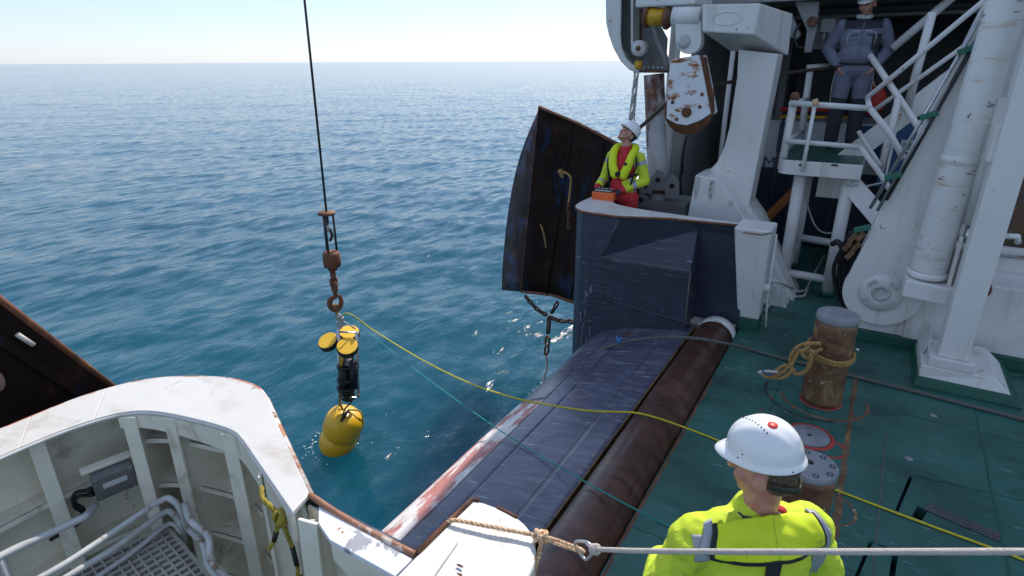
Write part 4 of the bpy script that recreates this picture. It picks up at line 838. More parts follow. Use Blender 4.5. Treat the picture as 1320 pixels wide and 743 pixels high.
ec = thing('electrical_cabinet', 'rust edged white electrical cabinet high up left of the standing man', 'cabinet', oy(1070, 60, 10)); q0, q1 = oy(1057, 42, 10), oy(1078, 24, 10)
MB().box(q0.x, q1.x, 9.95, 10.1, q0.z, q1.z).build('body', signw, ec, .01); MB().box(q0.x - .08, q1.x + .12, 10.02, 10.12, q0.z - .22, q1.z + .06).build('backing', greywall, ec)
for k in range(3): MB().cyl((q0.x + .06 + .07 * k, 9.99, q0.z), (q0.x + .06 + .07 * k, 9.99, q0.z - .12), .02, n=8).build('cable_gland', signw, ec)
for nm, pxs, lab in (('hanging_bracket', [(1024, 2), (1056, 2), (1052, 40), (1045, 68), (1036, 68), (1040, 40)], 'white tapered hanging bracket under the roof above the rail'), ('hanging_bracket', [(1008, 25), (1022, 22), (1032, 45), (1025, 52), (1010, 40)], 'small white angled bracket beside the pillar top')):
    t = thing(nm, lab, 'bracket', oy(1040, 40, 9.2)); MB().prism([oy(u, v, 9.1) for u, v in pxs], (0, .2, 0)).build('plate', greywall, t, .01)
    if len(pxs) == 6:
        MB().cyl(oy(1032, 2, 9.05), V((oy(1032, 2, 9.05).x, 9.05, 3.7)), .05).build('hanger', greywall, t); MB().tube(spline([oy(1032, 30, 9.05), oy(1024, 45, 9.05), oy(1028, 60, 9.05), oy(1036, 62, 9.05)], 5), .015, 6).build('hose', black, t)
        MB().lathe(oy(1047, 28, 9.05), (0, 1, 0), [(.06, -.05), (.06, .1)], 12).build('rusty_pin', rust, t)
yr_ = thing('yellow_rail', 'yellow warning rail low behind the platform', 'rail', oy(1045, 150, 9.9)); MB().cyl(oy(1005, 151, 9.9), oy(1110, 152, 9.9), .022, n=8).build('bar', yelsheave, yr_); MB().cyl(oy(1005, 141, 9.9), oy(1080, 142, 9.9), .03, n=8).build('red_bar', redm, yr_)
for u in (1010, 1100): MB().cyl(oy(u, 151, 9.9), V((oy(u, 151, 9.9).x, 9.9, 0)), .02, n=8).build('leg', greydark, yr_)
# ------------------------------------------------------------------ gantry head, post, chain
gh = thing('gantry_housing', 'rounded white gantry head housing at top left of the superstructure', 'gantry', oy(815, 95, 8))
oc = [(781, -70), (781, 0), (781.5, 28), (785, 45), (791, 62), (800, 78), (811, 89), (820, 92.5)]
ic = [(800, -70), (800, 0), (800, 20), (799.5, 45), (801, 62), (807, 76), (814, 83), (822, 86)]
MB().prism([oy(u, v, 7.9) for u, v in oc] + [oy(u, v, 7.9) for u, v in ic[::-1]], (0, .04, 0)).build('front_flange', white, gh, .006)
P = [oy(u, v, 7.9) for u, v in oc]; MB().grid([[p + V((.012, .002, 0)) for p in P], [p + V((.012, .4, 0)) for p in P]]).build('curved_shell', white, gh, solid=.03)
MB().prism([oy(u, v, 8.28) for u, v in oc + [(857, 92), (860, 50), (847, 26), (846, -70)]], (0, .04, 0)).build('back_plate', greywall, gh, .004)
MB().prism([oy(u, v, 8.0) for u, v in ((812, -70), (817, -70), (816, 20), (816, 60), (813, 60), (813, 15))], (0, .25, 0)).build('inner_web', white, gh, .003)
MB().tube([oy(843, 33, 8.0), oy(848, 52, 8.0), oy(858, 76, 8.0), oy(859, 92, 8.0)], .04, 8).build('side_rib', greywall, gh)
MB().box(oy(818, 91, 8).x, oy(860, 91, 8).x, 7.95, 8.3, oy(840, 94, 8).z, oy(840, 91, 8).z).build('bottom_plate', rust, gh, .004)
for k in range(6): p = oy(824 + k * 6, 87, 7.97); MB().lathe(p, (0, -1, 0), [(.014, 0), (.012, .01)], 8).build('bolt', galv, gh)
p = oy(825, 62.5, 7.98); MB().lathe(p, (0, 1, 0), [(.02, -.07), (.1, -.06), (.1, -.02), (.075, 0), (.1, .02), (.1, .06)], 26).build('sheave', white, gh); MB().lathe(p, (0, -1, 0), [(.035, .06), (.03, .09), (.012, .1)], 14).build('sheave_pin', pinrust, gh)
ya = oy(836, 22, 7.6); yb = oy(858, 23, 7.6); dv = (yb - ya).normalized()
MB().lathe(ya, dv, [(.1, 0), (.105, .05), (.095, .1), (.105, (yb - ya).length)], 24).build('yellow_drum', yelsheave, gh)
MB().lathe(ya, -dv, [(.12, -.01), (.13, .02), (.1, .05)], 24).build('drum_flange', rust, gh); MB().lathe(yb, dv, [(.13, 0), (.135, .03), (.11, .06), (.07, .1)], 24).build('drum_flange', postrust, gh)
MB().box(oy(830, 0, 7.8).x, oy(905, 0, 7.8).x, 7.5, 8.3, oy(860, 8, 7.5).z, oy(860, 8, 7.5).z + .35).build('cross_beam', white, gh, .02)
MB().box(oy(781, 0, 7.9).x + .02, oy(846, 0, 7.9).x, 7.9, 8.35, 3.8, 4.0).build('head_top', white, gh, .02)
MB().tube([oy(827, -40, 7.95), oy(825.5, 60, 7.95)], .02, 8).build('hoist_wire', wirebrown, gh)
MB().lathe(oy(823, 84, 7.93), (0, 0, 1), [(.05, -.05), (.055, 0), (.05, .05)], 12).build('yellow_shackle', yelsheave, gh)
hc2 = thing('hanging_chain', 'steel chain hanging from the gantry head behind the crewman in red', 'chain', oy(812, 155, 7.9)); chain(hc2, [oy(821, 90, 7.92), oy(813, 156, 7.92)], .14, .085, .017, galv)
MB().tube([oy(823, 90, 7.95), oy(817, 160, 7.95)], .008, 6).build('thin_wire', galv, hc2)
gp = thing('gantry_post', 'thick rust streaked round post under the gantry head', 'post', oy(850, 300, 8.1)); t0, t1 = oy(843, 96, 8.1), oy(849, 265, 8.1); t2 = t0 + (t1 - t0) * (t0.z / (t0.z - t1.z))
MB().cyl(t2, t0, .135, n=28).build('tube', postrust, gp); MB().lathe(V((t1.x, t1.y, 1.08)), UP, [(.16, 0), (.17, .03), (.16, .1)], 24).build('collar', rust, gp)
MB().cyl(V((t2.x, t2.y, 0)), V((t2.x, t2.y, .06)), .22, n=24).build('foot_plate', deckgreen, gp)
MB().lathe(oy(861, 158, 8.05), (0, -1, 0), [(.035, -.02), (.035, .02), (.018, .021)], 14).build('eye_lug', white, gp)
wp = thing('white_standpipe', 'slim white pipe right of the rusty gantry post', 'pipe', oy(858, 280, 8.5)); a, b = oy(862, 60, 8.5), oy(854, 245, 8.5); MB().cyl(V((b.x, b.y, 0)), V((b.x, b.y, 3.71)), .075, n=20).build('pipe', whiteclean, wp)
bk = thing('post_brackets', 'grey lug plates bolted at the foot of the gantry post', 'bracket', oy(850, 280, 8))
for (c, hw_, hh) in (((848, 232), 9, 14), ((832, 240), 8, 10), ((866, 240), 9, 16), ((826, 258), 9, 10)):
    pp = [(c[0] - hw_, c[1] + hh), (c[0] + hw_, c[1] + hh), (c[0] + hw_, c[1] - hh * .3), (c[0], c[1] - hh), (c[0] - hw_, c[1] - hh * .2)]
    o = MB().prism([oy(u, v, 7.9) for u, v in pp], (0, .05, 0)).build('lug_plate', greywall, bk, .006); MB().lathe(oy(c[0], c[1], 7.895), (0, -1, 0), [(.035, -.01), (.034, .004)], 14).build('lug_hole', black, o)
MB().box(oy(822, 262, 7.95).x, oy(885, 262, 7.95).x, 7.95, 8.5, .3, .98).build('pedestal', greywall, bk, .02)
gw = thing('grey_locker', 'tall grey steel locker between the post and the white pillar', 'locker', oy(868, 280, 9)); MB().box(oy(856, 200, 8.9).x, oy(884, 200, 8.9).x, 8.9, 9.3, 0, oy(868, 153, 8.9).z).build('body', greywall, gw, .02)
MB().box(oy(858, 200, 8.9).x, oy(882, 200, 8.9).x, 8.88, 8.898, .9, oy(868, 160, 8.9).z).build('door', greywall, gw, .008); MB().tube([oy(881, 200, 8.85), oy(880, 225, 8.85)], .012, 6).build('latch', darkmetal, gw)
MB().tube(spline([oy(885, 175, 8.8), oy(880, 200, 8.8), oy(877, 235, 8.8), oy(879, 270, 8.8)], 5), .02, 8).build('hose', darkmetal, gw)
# ------------------------------------------------------------------ white pillar with foot, beam, clevis and block
pl_ = thing('crane_pillar', 'large white box steel pillar with wedge foot and cantilever head', 'crane pillar', oy(950, 330, 7.6))
front = [(952, 64), (1003, 70), (966, 262), (958, 300), (900, 300), (898, 225), (912, 222), (924, 210), (933, 192), (940, 165), (950, 100)]
MB().prism([oy(u, v, 7.62) for u, v in front], (0, .42, 0)).build('column', whiteclean, pl_, .012)
zt = oy(900, 226, 7.3).z
ff_ = [(896.5, 226), (927, 232), (966, 291)]; F3 = [oy(u, v, 7.3) for u, v in ff_]
P = [F3[0], F3[1], F3[2], V((F3[2].x + .55, 7.3, 0)), V((F3[0].x - .12, 7.3, 0))]
MB().prism(P, (0, .30, 0)).build('foot_housing', whiteclean, pl_, .012); 
P2 = [V((F3[1].x - .1, 7.6, F3[1].z)), V((F3[1].x + .02, 7.6, F3[1].z)), V((F3[2].x + .05, 7.6, F3[2].z)), V((F3[2].x + .6, 7.6, 0)), V((F3[0].x, 7.6, 0))]
MB().prism(P2, (0, .55, 0)).build('side_wedge', whiteclean, pl_, .01)
for u, v in ((898.5, 237), (917, 241)):
    a = oy(u, v, 7.297); MB().box(a.x - .03, a.x + .03, 7.288, 7.299, a.z - .085, a.z + .085).build('louvre_vent', galv, pl_)
    for k in range(4): MB().prism([V((a.x - .02 + .01 * k, 7.2985, a.z - .086)), V((a.x - .016 + .01 * k, 7.2985, a.z - .086)), V((a.x - .017 + .01 * k, 7.2985, a.z - .12 - random.uniform(0, .14)))], (0, -.001, 0)).build('rust_run', rust, pl_)
p = oy(942, 262, 7.295); MB().lathe(p, (0, -1, 0), [(.03, 0), (.025, .02)], 10).build('knob', galv, pl_)
f1 = [(905, 6), (980, 4), (972, 45), (905, 41)]
MB().hull2([oy(u, v, 7.2) for u, v in f1], [oy(u, v, 8.05) + V((.02, 0, 0)) for u, v in ((938, 20), (1020, 18), (1014, 72), (938, 66))]).build('cantilever_head', whiteclean, pl_, .015)
c = oy(937, 24, 7.2); MB().tube([c + V((.15 * math.cos(t), -.001, .065 * math.sin(t))) for t in np.linspace(0, 6.28, 30)[:-1]], .006, 6, True).build('oval_bead', whiteclean, pl_)
cl = thing('clevis_hanger', 'white clevis hanger with a steel pin above the rust stained block', 'clevis', oy(885, 70, 7.3))
MB().cyl(oy(868, 22, 7.35), oy(904, 22, 7.35), .105, n=24).build('barrel', whiteclean, cl)
tg = [oy(870, 28, 7.28), oy(904, 28, 7.28), oy(904, 55, 7.28)] + [oy(887.5 + 16 * math.cos(t), 55 + 15 * math.sin(t), 7.28) for t in np.linspace(.2, 2.9, 9)] + [oy(871, 55, 7.28)]
MB().prism(tg, (0, .14, 0)).build('tongue', whiteclean, cl, .008); MB().lathe(oy(881.5, 54, 7.278), (0, -1, 0), [(.075, 0), (.07, .02), (.03, .025)], 20).build('pin', galv, cl)
tb = thing('hanging_sheave_block', 'white rust stained snatch block with a brown wheel hanging from the clevis', 'block', oy(890, 172, 7.35))
ck = [(864, 77), (901, 71), (907, 100), (915.5, 147), (902, 156), (885, 162), (872, 160), (859, 153), (860, 120)]
MB().prism([oy(u, v, 7.26) for u, v in ck], (0, .045, 0)).build('cheek_plate', blockm, tb, .008); MB().prism([oy(u, v, 7.26) + V((.02, .24, 0)) for u, v in ck], (0, .045, 0)).build('cheek_plate', blockm, tb, .008)
c = oy(888.5, 142, 7.4); MB().lathe(c + V((0, -.085, 0)), (0, 1, 0), [(.1, 0), (.275, .0), (.28, .03), (.235, .085), (.28, .14), (.275, .17), (.1, .17)], 40).build('wheel', rust, tb)
MB().prism([oy(900, 72, 7.33), oy(907, 74, 7.33), oy(918, 130, 7.33), oy(914, 150, 7.33), oy(907, 100, 7.33)], (0, .12, 0)).build('side_strap', rust, tb)
MB().lathe(oy(885, 145, 7.258), (0, -1, 0), [(.06, 0), (.055, .02), (.02, .024)], 16).build('axle_cap', rust, tb)
for u, v in ((867, 132), (902, 138), (905, 122), (872, 154)): MB().lathe(oy(u, v, 7.258), (0, -1, 0), [(.022, 0), (.018, .012)], 10).build('bolt', rust, tb)
tw = thing('towing_wire', 'brown greased wire running through the hanging block into the shelter', 'wire', oy(890, 130, 7.4))
MB().rope([oy(760, 225, 8.6), oy(829, 161, 7.9), oy(862, 131, 7.45), oy(872, 125, 7.42)], .028, .2).build('outboard_run', wirebrown, tw)
MB().rope(spline([oy(905, 113, 7.42), oy(960, 103, 8.0), oy(1050, 90, 9.0), oy(1140, 78, 9.75), oy(1270, 55, 10.8)], 4), .024, .2).build('inboard_run', wirebrown, tw)
# ------------------------------------------------------------------ platform and stairs
pf = thing('lookout_platform', 'small white railed platform with green floor where the man in grey stands', 'platform', (-.45, 8.4, 0))
sl_ = spline([(-.06, 7.82, 0), (-.5, 7.82, 0), (-.84, 7.83, 0), (-.92, 7.88, 0), (-.955, 7.98, 0), (-.96, 8.4, 0), (-.96, 9.7, 0)], 4) + [V((-.06, 9.7, 0))]
MB().prism([up(p, 1.505) for p in sl_], (0, 0, .17)).build('slab', whiteclean, pf, .008)
MB().prism([up(V((-.51, 8.7, 0)).lerp(p, .985), 1.676) for p in sl_], (0, 0, .006)).build('green_floor', deckm, pf)
for u in (1034, 1076):
    q = oy(u, 213, 7.818); MB().box(q.x - .035, q.x + .035, 7.808, 7.8185, q.z - .01, q.z + .01).build('drain_slot', black, pf)
for (u0, v0, x, y) in ((1036, 228, -.70, 8.02), (1048, 228, -.70, 9.0), (1093, 240, -.17, 7.98)):
    MB().cyl((x, y, 0), (x, y, 1.505), .072, n=18).build('leg', whiteclean, pf); MB().cyl((x, y, 0.001), (x, y, .08), .078, n=18).build('green_foot', deckgreen, pf)
MB().cyl((-.70, 8.02, .22), (-.17, 7.98, .22), .05, n=14).build('crossbar', whiteclean, pf); MB().cyl((-.70, 9.0, .45), (-.17, 8.9, .45), .05, n=14).build('crossbar', whiteclean, pf)
MB().cyl((-.70, 8.02, .24), (-.70, 9.0, .24), .045, n=14).build('crossbar', whiteclean, pf)
def seg(par, nm, pts, r, Y=None, mat=whiteclean): return MB().tube([oy(u, v, y) for u, v, y in pts], r, 10).build(nm, mat, par)
seg(pf, 'top_rail', [(1020, 133, 7.9), (1121, 140, 7.9)], .034); seg(pf, 'mid_rail', [(1011, 181.5, 7.9), (1109, 190, 7.9)], .03)
seg(pf, 'rail_post', [(1023.6, 129, 7.95), (1007, 218, 7.95)], .046); seg(pf, 'rail_post', [(1045, 87, 9.4), (1031, 185, 9.4)], .045); seg(pf, 'top_rail', [(1040, 87.5, 9.4), (1076, 85, 9.5)], .04)
seg(pf, 'thin_pole', [(1051, 132, 7.84), (1034, 222, 7.76)], .022); MB().lathe(oy(1023.8, 129, 7.95), UP, [(.05, 0), (.055, .03), (.04, .08), (.02, .09)], 12).build('rusty_cap', rust, pf)
seg(pf, 'side_rail', [(1020, 133, 7.92), (1043, 128, 9.4)], .03); seg(pf, 'side_rail', [(1012, 182, 7.92), (1034, 170, 9.4)], .028)
MB().tube([oy(1050.5, 128, 7.82), oy(1052, 136, 7.82)], .03, 8).build('orange_tie', ropeorange, pf)
q0, q1 = oy(1052, 252, 8.7), oy(1090, 232, 8.7); MB().box(q0.x, q1.x, 8.6, 8.75, q0.z, 1.50).build('under_box', whiteclean, pf, .01)
stt = thing('stairway', 'white steel stairway with handrails climbing to the right from the platform', 'stairs', oy(1135, 300, 8.3))
for yy in (8.55, 9.25):
    a, b = oy(1111, 190, yy), oy(1250, 85, yy); dd = (b - a); a -= dd * .25; b += dd * .6; MB().bar(a, b, .05, .2, (0, 1, 0)).v
    m = MB(); nrm = V((-(b - a).z, 0, (b - a).x)).normalized() * .11; m.prism([a - nrm, b - nrm, b + nrm, a + nrm], (0, .04, 0)); m.build('stringer', whiteclean, stt, .004)
a, b = oy(1111, 190, 8.6), oy(1250, 85, 8.6)
for k in range(-1, 11):
    c = a.lerp(b, k / 7); MB().box(c.x - .11, c.x + .11, 8.592, 9.248, c.z - .012, c.z + .012).build('tread', galv, stt)
for nm, pts, r in (('handrail', [(1118, 126, 8.5), (1181.6, 73.5, 8.5), (1270, 0, 8.5), (1320, -41, 8.5)], .03), ('handrail', [(1150, 63, 9.25), (1223, 1, 9.25), (1265, -35, 9.25)], .05), ('mid_rail', [(1121.7, 146, 8.5), (1234, 66, 8.5), (1300, 18, 8.5)], .026),
                   ('rail_post', [(1202, 16, 8.55), (1170, 137, 8.55)], .045), ('rail_post', [(1158, 127, 8.2), (1134, 226, 8.2)], .036), ('down_rail', [(1122, 72, 8.9), (1141, 100, 8.6), (1183, 163, 8.2), (1195, 185, 8.0)], .036),
                   ('down_rail', [(1121, 140, 7.9), (1147, 172, 7.9), (1165, 205, 7.8)], .034), ('down_rail', [(1109, 190, 7.9), (1136, 226, 7.9), (1150, 250, 7.8)], .03), ('rail_link', [(1118, 126, 8.5), (1121, 140, 7.9)], .03), ('lower_rail', [(1107, 170, 8.4), (1135, 215, 8.1)], .026)):
    seg(stt, nm, pts, r)
m = MB(); a, b = oy(1095, 236, 7.95), oy(1150, 300, 7.7); nrm = V((.09, 0, .06)); m.prism([a - nrm, b - nrm, b + nrm, a + nrm], (0, .04, 0)); m.build('lower_stringer', whiteclean, stt, .004)
seg(stt, 'conduit', [(1155, 165, 8.1), (1150, 190, 8.05), (1140, 235, 8.0), (1115, 241, 7.95), (1090, 238, 7.9)], .014, mat=galv)
# ------------------------------------------------------------------ A-frame leg, cylinders, support post, side wall
wl = thing('side_wall', 'low white steel side wall on a green coaming at right', 'wall', (2.5, 6.9, 0))
MB().box(.10, 8, 6.80, 6.95, .12, .79).build('wall_plate', whiteclean, wl, .01); MB().box(.095, 8, 6.765, 6.955, .001, .12).build('green_coaming', deckgreen, wl, .008)
MB().box(1.1, 8, 6.951, 7.4, .70, .78).build('wall_shelf', whiteclean, wl, .008); MB().box(1.1, 8, 7.4, 7.5, 0, 1.02).build('inner_wall', whiteclean, wl, .008)
MB().tube([(1.15, 7.38, .95), (8, 7.38, .95)], .02, 8).build('conduit', galv, wl)
q0, q1 = oy(1162, 437, 6.79), oy(1222, 402, 6.79); MB().box(q0.x, q1.x, 6.786, 6.7985, q0.z - .01, q1.z).build('cover_plate', whiteclean, wl, .003)
MB().box((q0.x + q1.x) / 2 - .12, (q0.x + q1.x) / 2 - .116, 6.784, 6.79, q0.z, q1.z).build('plate_joint', galv, wl)
for u, v in ((1190, 408), (1200, 430)): MB().lathe(oy(u, v, 6.786), (0, -1, 0), [(.012, 0), (.01, .005)], 8).build('screw', galv, wl)
MB().box(1.15, 3.5, 8.2, 9.0, .01, 1.6).build('inner_locker', paint('brown store box', (.13, .08, .045), .7, .3, 3, [((.05, .05, .06), 4, .55, .65)], .05, 30), wl, .02)
af = thing('a_frame_leg', 'broad white tilting A frame leg with a round pivot foot', 'A-frame leg', (.33, 6.85, .2))
cx_, cz_, rr_ = .345, .575, .355
pts = [V((.60, 6.72, 3.3)), V((1.10, 6.72, 5.2)), V((1.45, 6.72, 5.2)), V((.95, 6.72, 3.3)), V((.92, 6.72, 1.2))] + [V((cx_ + rr_ * math.cos(t), 6.72, cz_ + rr_ * math.sin(t))) for t in np.linspace(.35, -3.55, 26)]
MB().prism(pts, (0, .075, 0)).build('leg_plate', whiteclean, af, .01, seg=3)
pts2 = [V((p.x, 7.05, p.z)) for p in pts]; MB().prism([V((cx_, 6.80, cz_)) + (p - V((cx_, 7.05, cz_))) * .97 for p in pts2 if p.z > .7], (0, .3, 0)).build('leg_box', whiteclean, af, .01)
pc_ = V((.335, 6.715, .58)); MB().lathe(pc_, (0, -1, 0), [(.2, 0), (.198, .012), (.1, .013)], 36).build('pivot_flange', whiteclean, af); MB().lathe(pc_ + V((0, -.014, 0)), (0, -1, 0), [(.085, 0), (.083, .012), (.06, .014), (.058, .004), (.02, .004)], 28).build('pivot_pin', galv, af)
for k in range(4):
    t = .78 + k * math.pi / 2; q = pc_ + V((math.cos(t) * .135, -.02, math.sin(t) * .135)); s_ = V((-math.sin(t), 0, math.cos(t))) * .045; MB().bar(q - s_, q + s_, .035, .02, (0, 1, 0)).build('keeper_plate', galv, af, .004)
for k, pp in enumerate((((1273, 8), (1121.7, 269)), ((1278, 20), (1131, 272)), ((1262, 47), (1142, 258)))):
    MB().tube([oy(u, v, 6.66 - .0 * k) for u, v in pp], .0165 if k < 2 else .02, 8).build('hydraulic_pipe', steel if k < 2 else darkmetal, af)
for u, v in ((1248, 65), (1198, 150), (1152, 228), (1112, 296)): 
    q = oy(u, v, 6.66); MB().bar(q + V((-.07, 0, -.02)), q + V((.06, 0, .035)), .05, .06, (0, 1, 0)).build('pipe_clamp', greenclamp, af, .006)
hs = thing('hydraulic_hoses', 'bundle of black hydraulic hoses with bronze fittings beside the pivot foot', 'hoses', oy(1085, 390, 6.9))
for k in range(5):
    x = 1083 + 5 * k; MB().tube(spline([oy(x + 14, 300 - 2 * k, 6.75), oy(x + 4, 318, 6.85), oy(x - 8 + 2 * k, 345, 6.95), oy(x - 4, 375, 6.95), oy(1090 + 3 * k, 398, 6.95)], 6), .022, 8).build('hose', black, hs)
for u, v in ((1100, 306), (1093, 317), (1104, 318), (1110, 305), (1096, 328)): q = oy(u, v, 6.72); MB().bar(q + V((-.03, 0, -.05)), q + V((.02, 0, .04)), .05, .05).build('fitting', pinrust, hs, .008)
MB().tube(spline([oy(1073, 315, 6.9), oy(1080, 312, 6.85), oy(1086, 322, 6.85), oy(1082, 338, 6.9)], 5), .03, 8).build('hose', black, hs)
hy = thing('hydraulic_ram', 'thick white chipped hydraulic cylinder standing against the A frame leg', 'hydraulic cylinder', (.65, 6.45, .8))
MB().lathe((.645, 6.44, .955), (.028, 0, 1), [(.145, 0), (.145, .02), (.145, .98), (.145, .996), (.149, 1.0), (.149, 1.05), (.145, 1.054), (.145, 1.07), (.145, 4.2)], 36).build('barrel', whiteworn, hy)
MB().lathe((.645, 6.44, .90), UP, [(.15, 0), (.162, .015), (.162, .045), (.15, .06)], 36).build('end_flange', whiteclean, hy)
MB().prism([V((.48, 6.24, .735)), V((.955, 6.24, .70)), V((.955, 6.24, .865)), V((.48, 6.24, .895))], (0, .48, 0)).build('bracket_box', whiteclean, hy, .012)
h2_ = thing('small_hydraulic_ram', 'slim white hydraulic cylinder with a bright rod in a clevis', 'hydraulic cylinder', (.84, 6.4, .88))
MB().cyl((.865, 6.40, 1.44), (.845, 6.40, 2.5), .075, n=24).build('barrel', whiteclean, h2_); MB().cyl((.862, 6.40, 1.22), (.865, 6.40, 1.44), .036, n=18).build('rod', steel, h2_)
for x in (.80, .905): MB().prism([V((x, 6.32, .87)), V((x, 6.48, .87)), V((x, 6.46, 1.3)), V((x, 6.42, 1.33)), V((x, 6.36, 1.33)), V((x, 6.33, 1.3))], (.03, 0, 0)).build('clevis_plate', whiteclean, h2_, .006)
MB().box(.80, .935, 6.47, 6.5, .87, 1.28).build('clevis_back', whiteclean, h2_, .004); MB().cyl((.79, 6.4, 1.24), (.945, 6.4, 1.24), .045, n=18).build('clevis_pin', whiteclean, h2_)
spo = thing('support_post', 'tall square white post on a stepped white foot at right', 'post', (.95, 6.1, 0))
MB().box(.835, 1.055, 6.02, 6.22, .30, 4.6).build('column', whiteclean, spo, .012, seg=3); MB().box(.775, 1.115, 5.97, 6.3, .215, .299).build('base_step', white, spo, .006)
MB().prism([V((.73, 5.955, .10)), V((1.40, 5.955, .10)), V((1.27, 5.985, .213)), V((.73, 5.955, .213))], (0, .7, 0)).build('plinth', white, spo, .008)
MB().prism([V((.70, 5.93, .001)), V((1.50, 5.93, .001)), V((1.41, 5.95, .099)), V((.72, 5.95, .099))], (0, .82, 0)).build('green_base', deckgreen, spo, .006)
MB().prism([V((.735, 6.23, .215)), V((.735, 6.6, .215)), V((.78, 6.6, .4)), V((.78, 6.25, .36))], (.012, 0, 0)).build('gusset', white, spo)
MB().box(.80, 1.09, 6.06, 6.60, 2.02, 2.30).build('top_bracket', whiteclean, spo, .008); MB().lathe((1.056, 6.12, .95), (1, 0, 0), [(.045, 0), (.05, .02), (.03, .03)], 16).build('side_boss', rust, spo)
q = oy(1310, 312, 6.3); MB().tube([(1.06, 6.15, 1.42), (1.16, 6.2, 1.42), (1.18, 6.22, 1.36)], .025, 8).build('hook_bracket', whiteclean, spo)
# small pipes on deck beside the end post
dp = thing('deck_conduits', 'thin white conduits running along the deck behind the end post', 'pipes', oz(1010, 385, 0))
MB().tube([oz(982, 392, .03), oz(1005, 378, .05), oz(1038, 375, .05), oz(1050, 352, .05), oz(1062, 330, .06)], .014, 6).build('conduit', galv, dp); MB().tube([oz(986, 400, .03), oz(1000, 385, .04), oz(1036, 382, .04), oz(1043, 371, .04)], .014, 6).build('conduit', galv, dp); MB().tube([oy(985, 360, 6.6), oy(1005, 364, 7.1), oy(1022, 372, 7.4)], .02, 8).build('pipe', whiteclean, dp)
MB().tube(spline([oy(1030, 222, 8.8), oy(1050, 290, 8.8), oy(1075, 300, 8.8), oy(1090, 280, 8.8)], 5), .012, 6).build('loose_cable', galv, dp)
# ------------------------------------------------------------------ people
def blob(parts, voxel, M, name, mat, parent, sm=6, wrinkle=0, wscale=7):
    mb = MB()
    for p in parts:
        if p[0] == 'c': mb.cap(p[1], p[2], p[3], p[4])
        else: mb.ell(p[1], *p[2], M=p[3] if len(p) > 3 else None, nu=24, nv=16)
    o = mb.build(name, mat, None); o.data.transform(M)
    md = o.modifiers.new('r', 'REMESH'); md.mode = 'VOXEL'; md.voxel_size = voxel; md.use_smooth_shade = True
    if sm: s = o.modifiers.new('s', 'SMOOTH'); s.factor = .5; s.iterations = sm
    realise(o); me = o.data
    if not me.materials: me.materials.append(mat)
    if wrinkle:
        n_ = len(me.vertices); no = np.empty(n_ * 3, np.float32); cc = np.empty(n_ * 3, np.float32)
        me.vertices.foreach_get('normal', no); me.vertices.foreach_get('co', cc); no = no.reshape(-1, 3); cc = cc.reshape(-1, 3); ww = np.empty(n_, np.float32)
        for i_, p in enumerate((cc * np.array((wscale, wscale, wscale * 1.25))).tolist()):
            q = V(p); ww[i_] = mnoise.noise(q) * .6 + (1 - abs(mnoise.noise(q * 1.9 + V((5, 1, 2)))) * 2) * .45 + mnoise.noise(q * 4.3) * .2
        me.vertices.foreach_set('co', (cc + no * (ww * wrinkle)[:, None]).reshape(-1)); me.update()
    me.transform(Matrix.Translation(-ORG[parent.name])); o.parent = parent; o.location = (0, 0, 0); ORG[o.name] = ORG[parent.name]
    for p in me.polygons: p.use_smooth = True
    return o
def recolor(o, mats, fn, Minv):
    for m in mats: o.data.materials.append(m)
    off = ORG[o.name]
    for p in o.data.polygons:
        k = fn(Minv @ (p.center + off))
        if k: p.material_index = k
def bvh_of(o):
    off = ORG[o.name]; return BVHTree.FromPolygons([v.co + off for v in o.data.vertices], [list(p.vertices) for p in o.data.polygons])
def head_parts(H):
    e = lambda c, r: ('e', H @ V(c), r, H.to_3x3()); c = lambda a, b, r0, r1: ('c', H @ V(a), H @ V(b), r0, r1)
    return [e((0, -.012, .025), (.076, .096, .1)), e((0, .022, -.05), (.06, .068, .062)), e((0, .062, -.092), (.027, .024, .02)), e((0, .078, .026), (.05, .018, .013)), e((.04, .06, -.03), (.024, .024, .026)), e((-.04, .06, -.03), (.024, .024, .026)),
            c((0, .088, .012), (0, .108, -.026), .009, .0145), e((0, .086, -.058), (.023, .012, .009)), e((0, .084, -.07), (.02, .012, .008)), e((.086, -.016, -.014), (.010, .023, .036)), e((-.086, -.016, -.014), (.010, .023, .036)), e((.08, .0, -.02), (.01, .016, .02)), e((-.08, .0, -.02), (.01, .016, .02)), e((.08, -.02, .012), (.013, .016, .016)), e((-.08, -.02, .012), (.013, .016, .016))]
def hand_parts(wr, fd, pn, side, curl=.6):
    """five fingers; fd finger direction, pn palm facing direction, side +1 when the thumb lies towards fd x pn"""
    fd = V(fd).normalized(); pn = V(pn); pn = (pn - fd * pn.dot(fd)).normalized(); ac = fd.cross(pn) * side; wr = V(wr); out = []
    out.append(('c', wr, wr + fd * .035, .026, .027))
    for k, x in enumerate((.028, .010, -.009, -.027)):
        k0 = wr + fd * (.082 - .004 * abs(k - 1)) + ac * x; out.append(('c', wr + fd * .02 + ac * x * .6, k0, .0145, .0125)); ln = (.042, .047, .043, .034)[k]; a = curl; p = k0
        for j, f in enumerate((1, .65, .5)):
            dirn = fd * math.cos(a) + pn * math.sin(a); q = p + dirn * ln * f; out.append(('c', p, q, .0092 - .0008 * j, .0086 - .0008 * j)); p = q; a += curl * 1.1
    t0 = wr + fd * .022 + ac * .024; t1 = t0 + (fd * .55 + ac * .75 + pn * .25).normalized() * .036; t2 = t1 + (fd * .8 + ac * .25 + pn * .45).normalized() * .032; t3 = t2 + (fd * .75 - ac * .1 + pn * .6).normalized() * .024
    out += [('c', t0, t1, .0135, .012), ('c', t1, t2, .0112, .0102), ('c', t2, t3, .0102, .009)]
    return out
